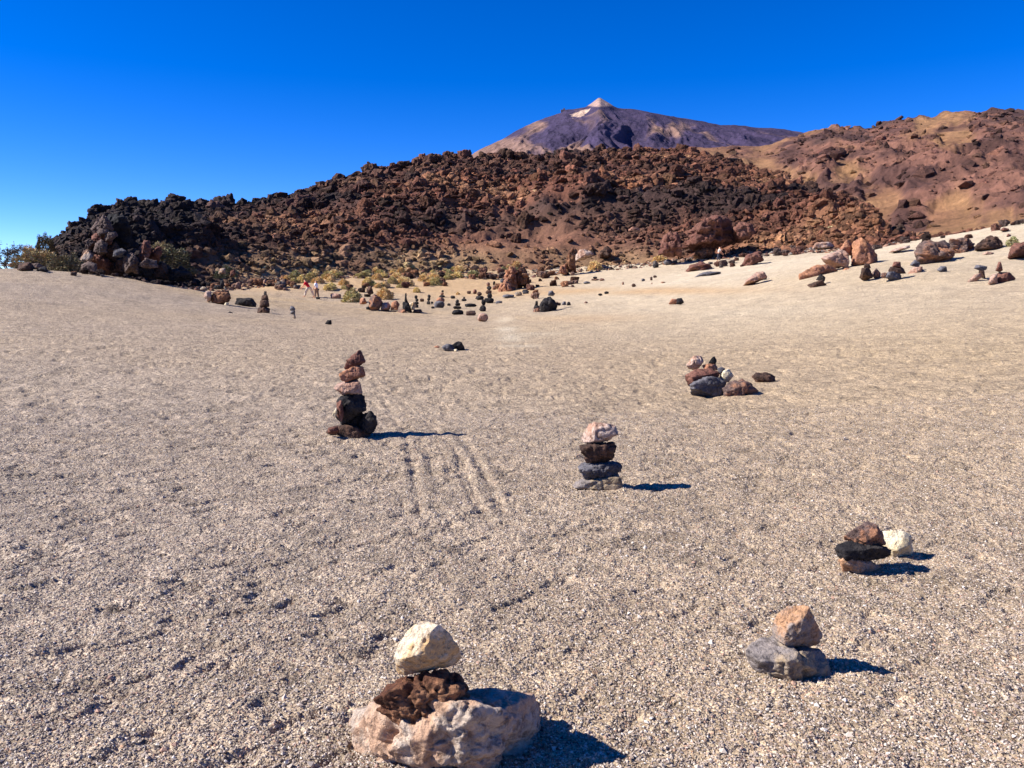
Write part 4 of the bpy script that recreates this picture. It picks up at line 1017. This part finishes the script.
stone(zH([(405,345),(412,305),(450,300),(460,345)]), DI, .5, 'darkbrown', 'second stone of the dark pointed cairn on the left slope', group=gI, sub=4)
stone(zH([(415,308),(420,282),(448,280),(455,308)]), DI, .4, 'darkbrown', 'third stone of the dark pointed cairn on the left slope', group=gI, sub=4)
stone(zH([(428,284),(430,262),(443,262),(445,284)]), DI, .25, 'dark', 'tip stone of the dark pointed cairn on the left slope', group=gI, sub=4)
DJ = hit(294, 319)+.1; gJ = 'stones of the slim grey cairn'
stone(zH([(578,402),(580,380),(590,378),(594,404)]), DJ, .15, 'greytan', 'foot stone of the slim grey cairn below the hikers', group=gJ, sub=3)
stone(zH([(564,380),(568,362),(590,360),(590,382)]), DJ, .2, 'grey', 'middle stone of the slim grey cairn below the hikers', group=gJ, sub=3)
stone(zH([(558,360),(565,336),(585,340),(592,358),(580,364)]), DJ, .22, 'grey', 'tilted top stone of the slim grey cairn below the hikers', group=gJ, sub=3)
stone(zH([(742,430),(755,410),(775,408),(778,435),(758,432)]), hit(329, 325)+.1, .3, 'black', 'small black stone alone on the sand right of the slim grey cairn', sub=4)

# ------------------------------------------------------------------ centre cairn field
zT = lambda p: zp(p, 10.24, 340, 270)
DT = hit(378, 311)+1
gT = 'rocks of the mauve boulder heap'
stone(zT([(290,400),(300,290),(350,245),(420,280),(440,330),(400,410)]), DT, 2.0, 'mauve', 'mauve boulder at the front of the bush-fringed heap', name='boulder', cat='boulder', group=gT)
stone(zT([(420,410),(425,340),(490,320),(520,370),(500,420)]), DT, 1.4, 'pinktan', 'tan rock right of the mauve boulder', group=gT)
stone(zT([(520,410),(530,330),(580,310),(610,350),(590,410)]), DT, 1.4, 'orange', 'orange rock second right of the mauve boulder', group=gT)
stone(zT([(270,220),(290,170),(320,160),(345,240),(300,260)]), DT+2.5, 1.6, 'darkbrown', 'dark rock peeping above the mauve boulder', group=gT)
stone(zT([(265,405),(270,375),(300,372),(310,408)]), DT-1, .5, 'black', 'black stone at the left foot of the mauve boulder', group=gT, sub=3)
stone(zT([(200,350),(205,290),(250,280),(280,340),(240,355)]), DT+.5, 1.2, 'orange', 'rusty stone between the yellow bush and the mauve boulder', group=gT, sub=4)
stone(zT([(590,470),(600,400),(670,395),(690,460),(640,485)]), DT-1, 1.4, 'mauve', 'flat mauve rock carrying the black leaning cairn', sub=4)
for (poly, lab) in (([(555,465),(570,450),(610,455),(615,478),(570,478)], 'small black rock at the left of the black leaning cairn'),
    ([(670,500),(680,455),(730,455),(760,500),(720,512)], 'black rock in front of the black leaning cairn'),
    ([(640,400),(640,330),(690,310),(720,370),(740,440),(690,430)], 'large black block of the leaning cairn'),
    ([(660,320),(665,270),(680,265),(690,320)], 'black middle stone of the leaning cairn'),
    ([(664,272),(668,235),(680,235),(684,272)], 'pointed black tip of the leaning cairn')):
    stone(zT(poly), DT-1.2, .7, 'black', lab, group='stones of the black leaning cairn', sub=4)
stone(zT([(705,380),(710,335),(760,325),(780,360),(760,410),(720,410)]), DT-.5, .8, 'cream', 'cream stone between two dark cairns of the field', sub=4)
stone(zT([(740,440),(760,405),(830,400),(850,430),(800,442)]), DT-.9, 1.0, 'darkbrown', 'dark brown slab under the cairn beside the cream stone', sub=4)

def mini(u, vb, w_, h_, n_, keys, lab, dx=0):
    """a little cairn of n stones drawn from its foot pixel, each stone a thing of its own"""
    D_ = hit(u, vb)+.3; y = vb; hs_ = [1.15]+[1]*(n_-1); tot = sum(hs_)
    names = {1: ['single'], 2: ['bottom', 'top'], 3: ['bottom', 'middle', 'top'], 4: ['bottom', 'second', 'third', 'top']}[n_]
    for i in range(n_):
        hh = .9*h_*hs_[i]/tot; ww = w_*(1-.42*i/max(1, n_-1))*random.uniform(.7, 1.25) if n_ > 1 else w_; cx = u+dx*i+random.uniform(-.7, .7)*(n_ > 1)
        poly = [(cx+ww*a_*random.uniform(.8, 1.15), y-hh*.5+hh*b_*random.uniform(.8, 1.1)) for a_, b_ in ((-.5, .2), (-.42, -.35), (-.1, -.58), (.38, -.42), (.5, .1), (.28, .6), (-.3, .6))]
        k = keys[i % len(keys)]
        stone(poly, D_, ww/FPX*D_*.85, k, f'{names[i]} {PN[k]} stone of the {lab}' if n_ > 1 else f'{PN[k]} {lab}', group=f'stones of the {lab}' if n_ > 1 else None, sub=3)
        y -= hh
PN = {'taupe': 'taupe', 'tanbase': 'tan', 'dark': 'dark', 'black': 'black', 'grey': 'grey', 'pink': 'pink', 'orange': 'orange', 'mauve': 'mauve', 'white': 'white', 'cream': 'cream', 'darkbrown': 'dark brown', 'red': 'red', 'greytan': 'grey tan', 'brown': 'brown', 'pinktan': 'tan'}
for a_ in ((416.5,308,6,14,4,['dark','black'],'thin cairn behind the cream stone'),(428.5,304.5,5,11,3,['dark','black'],'slim black cairn in the middle of the cairn field'),
    (439,308,12,8,1,['grey'],'grey block under a pinkish stone in the cairn field'),(441,302,9,5,1,['orange'],'little slab resting on the grey block of the cairn field'),(442,298,5,9,3,['dark','mauve'],'tiny cairn standing on the grey block'),
    (449,306,4,3,1,['dark'],'pebble between grey block and dark cairn'),(457.5,309.5,8,11,3,['dark','black'],'dark cairn left of the white-faced stone'),
    (458,315,14,6,1,['black'],'flat rock in front of the dark cairn left of the white-faced stone'),(471,316,12,6,1,['darkbrown'],'low rock touching the white-faced stone'),
    (483.5,321.5,12,10,1,['pink'],'white-faced stone at the front of the cairn field'),(483.5,312,9,14,2,['dark','black'],'blocky cairn standing behind the white-faced stone'),
    (471,307,15,4,1,['black'],'long flat slab in the cairn field'),(480,300,8,9,2,['dark','darkbrown'],'cairn above the long flat slab'),(489.5,303,9,11,2,['black','dark'],'black cairn at the right of the cairn field'),
    (489,294,7,13,3,['darkbrown','dark','mauve'],'tallest far cairn at the back of the field'),(464,301,5,5,2,['dark','dark'],'knee-high cairn by the grassy tuft'),(453,299,5,4,1,['dark'],'stone above the pebble in the field'),
    (499,304,8,4,1,['grey'],'flat stone by the path right of the cairn field'),(508,298,12,4,1,['grey'],'flat rocks line at the edge of the pale path'),(519,296,8,5,1,['greytan'],'stone by the edge of the pale path'),
    (432,304,3,3,1,['black'],'pebble at the foot of the slim black cairn'),(433,309,4,3,1,['black'],'low pebble left of the grey block'),(422,302,5,4,1,['darkbrown'],'stone between the thin and slim cairns'),
    (469,294,5,4,1,['darkbrown'],'stone on the sandy hollow'),(475,294,5,5,1,['red'],'stone on the sandy hollow beside the far cairn'),(494,290,5,10,2,['mauve','dark'],'two-stone cairn right of the tallest far cairn'),
    (525,293,7,4,1,['dark'],'stone between the pale path and the orange rocks'),(595,281,8,5,2,['mauve','dark'],'small heap on the sand under the spire'),(602,281,6,3,1,['mauve'],'stone right of the small heap under the spire'),
    (587,284,7,3,1,['grey'],'stone left of the small heap under the spire'),(336,299,13,6,1,['pink'],'rock lying right of the hikers'),(318,300,5,4,1,['black'],'bag-sized dark stone at the feet of the white shirted person'),
    (204,291,8,5,1,['greytan'],'stone below the low olive bush'),(656,268,7,5,1,['dark'],'stone at the foot of the lava wall'),(668,265,9,6,1,['grey'],'stone between the low yellowish bush and the huge boulder'),
    (655,278,4,3,1,['darkbrown'],'small stone on the upper pale sand')):
    mini(*a_)

# rock heaps along the foot of the lava: many distinct small rocks
HZ = [(270,300,283,292,'along the sand edge left of the hikers',['pinktan','orange','greytan']),(205,270,281,290,'along the sand edge right of the small green bush',['orange','pinktan','dark']),
      (330,372,283,300,'among the bushes left of the mauve boulder',['red','darkbrown','orange']),(400,450,274,290,'at the slope foot above the dark cairns',['red','orange','darkbrown']),
      (450,505,270,280,'at the slope foot above the sandy hollow',['orange','red','mauve']),(495,545,280,300,'around the foot of the spiky orange rock',['orange','pinktan','grey','red']),
      (540,575,272,290,'around the foot of the spire',['orange','pinktan','brown']),(640,690,256,268,'under the large red brown boulder',['greytan','red','orange']),
      (690,750,252,268,'below the huge shaded boulder',['mauve','red','greytan']),(750,800,246,256,'where the lava meets the pale sand on the right',['red','mauve']),
      (70,190,270,277,'along the left crest edge under the crag',['mauve','orange','greytan','darkbrown']),(100,180,262,272,'between crag and large bush',['red','orange','darkbrown']),
      (860,940,238,250,'in the gap behind the three-stone cairn',['red','mauve','darkbrown']),(940,1024,222,240,'on the crest at the right',['red','mauve'])]
for (a_, b_, v0, v1, pl, keys) in HZ:
    for k in range(17 if b_-a_ > 25 else 12):
        u, v = random.uniform(a_, b_), random.uniform(v0, v1); k_ = random.choice(keys)
        if 940 < a_+1 and v > 250-.3*(u-940): v = 238-.18*(u-940)
        wd = random.uniform(3.5, 9.5)
        c_ = np.array(PAL[k_][0])*random.uniform(.7, 1.05)
        block(u, v, wd, wd*random.uniform(.5, .85), tuple(c_), f"{'larger' if wd > 6.5 else 'little'} {PN[k_]} rock {pl}", group=f'{PN[k_]} rocks {pl}')
# small rubble at the lava foot
N_ = 5000; uu = rng.uniform(60, 900, N_)
s_ = (uu-512)/FPX/CP; D_ = LAVA.base(s_)*rng.uniform(.93, 1.05, N_); zz = G(s_*D_, D_)
cc = np.array([PAL[k][0] for k in ('pinktan', 'red', 'orange', 'darkbrown', 'greytan')])[rng.integers(0, 5, N_)]*.8
scatter('foot_rubble', small, s_*D_, D_, zz, .15+.45*rng.random(N_)**2, jit(cc, .3), M_LAVA_ATT, 'small rubble scattered at the foot of the lava')

for (poly, k_, dd, lab) in (([(700,300),(740,250),(800,270),(800,350),(730,350)], 'taupe', 1.0, 'grey shoulder block on the upper left of the tall split crag'),
    ([(700,420),(720,340),(800,330),(860,360),(850,430),(760,450)], 'red', .6, 'reddish middle block filling the tall split crag'),
    ([(790,530),(800,420),(880,400),(930,470),(900,550)], 'darkbrown', .8, 'dark block at the right waist of the tall split crag'),
    ([(690,600),(700,500),(790,490),(860,560),(830,620)], 'red', .4, 'reddish foot block of the tall split crag'),
    ([(610,560),(640,470),(720,440),(760,520),(700,580)], 'darkbrown', .8, 'dark foot block on the left of the tall split crag'),
    ([(880,620),(890,530),(960,520),(1000,600),(960,640)], 'darkbrown', .8, 'dark brown foot block on the right of the tall split crag')):
    stone(zL(poly), DL+dd, 1.6, k_, lab, group=gL, amp=.08, grow=1.15)
for (poly, k_, dd, lab) in (([(760,660),(770,590),(850,560),(930,600),(940,660)], 'darkbrown', 1.4, 'dark brown boulder behind the rusty rock at the sand edge'),
    ([(990,660),(1000,560),(1080,520),(1160,560),(1180,660)], 'dark', 1.2, 'dark boulder right of the crag, under the rusty brown rock'),
    ([(1150,680),(1160,580),(1240,550),(1320,600),(1320,690)], 'darkbrown', 1.6, 'dark brown boulder under the pair of red rocks'),
    ([(1300,700),(1310,610),(1400,590),(1470,640),(1460,700)], 'dark', 1.6, 'blackish boulder in the shade below the large grey green bush'),
    ([(1060,560),(1080,460),(1150,440),(1190,500),(1170,580)], 'red', 2.0, 'reddish boulder between the crag and the pair of red rocks')):
    stone(zL(poly), DL+dd, 1.6, k_, lab, name='boulder', cat='boulder', amp=.08, grow=1.1)

# ------------------------------------------------------------------ people
def plain(name, c):
    m, nt, b = nodes(name); b.inputs['Base Color'].default_value = (*c, 1); return m
def skin(name, P, E, Rr, mat, parent=None, sub=1):
    me = bpy.data.meshes.new(name); me.from_pydata(P, E, [])
    o = bpy.data.objects.new(name, me); COL.objects.link(o)
    sm = o.modifiers.new('skin', 'SKIN'); sm.use_smooth_shade = True
    for i, r_ in enumerate(Rr): me.skin_vertices[0].data[i].radius = (r_, r_) if not isinstance(r_, tuple) else r_
    me.skin_vertices[0].data[0].use_root = True
    ss = o.modifiers.new('s', 'SUBSURF'); ss.levels = sub; ss.render_levels = sub
    dg = bpy.context.evaluated_depsgraph_get(); m2 = bpy.data.meshes.new_from_object(o.evaluated_get(dg))
    bpy.data.objects.remove(o); m2.materials.clear(); m2.materials.append(mat)
    q = link(name, m2, parent=parent); return q
def skin_mesh_layer(me):
    if not me.skin_vertices: me.skin_vertices.new()
SKIN = plain('skin_tone', lin(205,150,120))
def person(u, vb, H, shirt, legs, hair, label, lean=0.0, stride=.15, face=1, arm=.25, D=None):
    D = D or hit(u, vb)+.2; p = at(u, vb, D); z = float(G(p[0], p[1])[0])
    root = bpy.data.objects.new('person', None); COL.objects.link(root); root.location = (p[0], p[1], z); root.scale = (H/1.75*1.2, H/1.75*1.25, H/1.75)
    tag(root, label, 'person')
    lx = lean*face
    hip = (0, 0, .92); ch = (lx*.5, 0, 1.25); nk = (lx*.85, 0, 1.46); hd = (lx*1.05, 0, 1.56); tp_ = (lx*1.15, 0, 1.7)
    Pv = [hip, ch, nk, hd, tp_]; E = [(0, 1), (1, 2), (2, 3), (3, 4)]; Rr = [(.14, .1), (.16, .11), .055, .085, .07]
    for s_ in (-1, 1):
        i = len(Pv); st_ = s_*stride
        Pv += [(st_*.3, s_*.09, .86), (st_*.65+.03*face, s_*.1, .48), (st_, s_*.1, .09), (st_+.14*face, s_*.1, .04)]; E += [(0, i), (i, i+1), (i+1, i+2), (i+2, i+3)]; Rr += [.095, .065, .045, .04]
        i = len(Pv)
        Pv += [(lx*.8, s_*.19, 1.4), (lx*.9+arm*.4*face, s_*.24, 1.12), (lx*.9+arm*1.1*face, s_*.22, .9), (lx*.9+arm*1.3*face, s_*.21, .82)]; E += [(2, i), (i, i+1), (i+1, i+2), (i+2, i+3)]; Rr += [.055, .045, .032, .03]
        for k, (dx, ln) in enumerate(((-.03, .07), (-.015, .085), (0, .09), (.015, .08))):
            Pv.append((Pv[i+3][0]+dx+.02*face, Pv[i+3][1], Pv[i+3][2]-ln)); E.append((i+3, len(Pv)-1)); Rr.append(.009)
        Pv.append((Pv[i+3][0]+.05*face, Pv[i+3][1], Pv[i+3][2]-.03)); E.append((i+3, len(Pv)-1)); Rr.append(.01)
    skin('body', Pv, E, Rr, SKIN, root)
    skin('shirt', [(0, 0, .9), (lx*.5, 0, 1.22), (lx*.82, 0, 1.42)]+[(lx*.8, s_*.19, 1.4) for s_ in (-1, 1)]+[(lx*.88+arm*.3*face, s_*.235, 1.17) for s_ in (-1, 1)],
         [(0, 1), (1, 2), (2, 3), (2, 4), (3, 5), (4, 6)], [(.18, .14), (.2, .15), (.11, .1), .075, .075, .07, .07], shirt, root)
    Pt = [(0, 0, .95)]; Et = []; Rt = [(.165, .13)]
    for s_ in (-1, 1):
        i = len(Pt); st_ = s_*stride; Pt += [(st_*.3, s_*.09, .84), (st_*.65+.03*face, s_*.1, .48), (st_*.97, s_*.1, .13)]; Et += [(0, i), (i, i+1), (i+1, i+2)]; Rt += [.13, .1, .08]
    skin('trousers', Pt, Et, Rt, legs, root)
    skin('hair', [(lx*1.05-.02*face, 0, 1.63), (lx*1.12-.02*face, 0, 1.71)], [(0, 1)], [.09, .075], hair, root)
person(309.5, 297.5, 1.7, plain('red_cloth', lin(190,24,44)), plain('pale_cloth', lin(214,196,172)), plain('brown_hair', lin(60,42,34)), 'person in a red shirt and pale trousers striding and leaning forward', lean=.32, stride=.36, face=-1, arm=.3)
person(316.8, 298.5, 1.68, plain('white_cloth', lin(236,238,246)), plain('tan_cloth', lin(150,122,100)), plain('grey_hair', lin(150,140,132)), 'person in a white shirt and tan trousers beside the red shirted hiker', lean=.05, stride=.12, face=-1, arm=.15)
person(718.5, 261.5, 1.7, plain('pale_shirt', lin(190,176,168)), plain('dark_cloth', lin(52,54,66)), plain('dark_hair', lin(50,38,32)), 'distant person in a pale shirt under the huge shaded boulder', lean=.08, stride=.15, face=1)
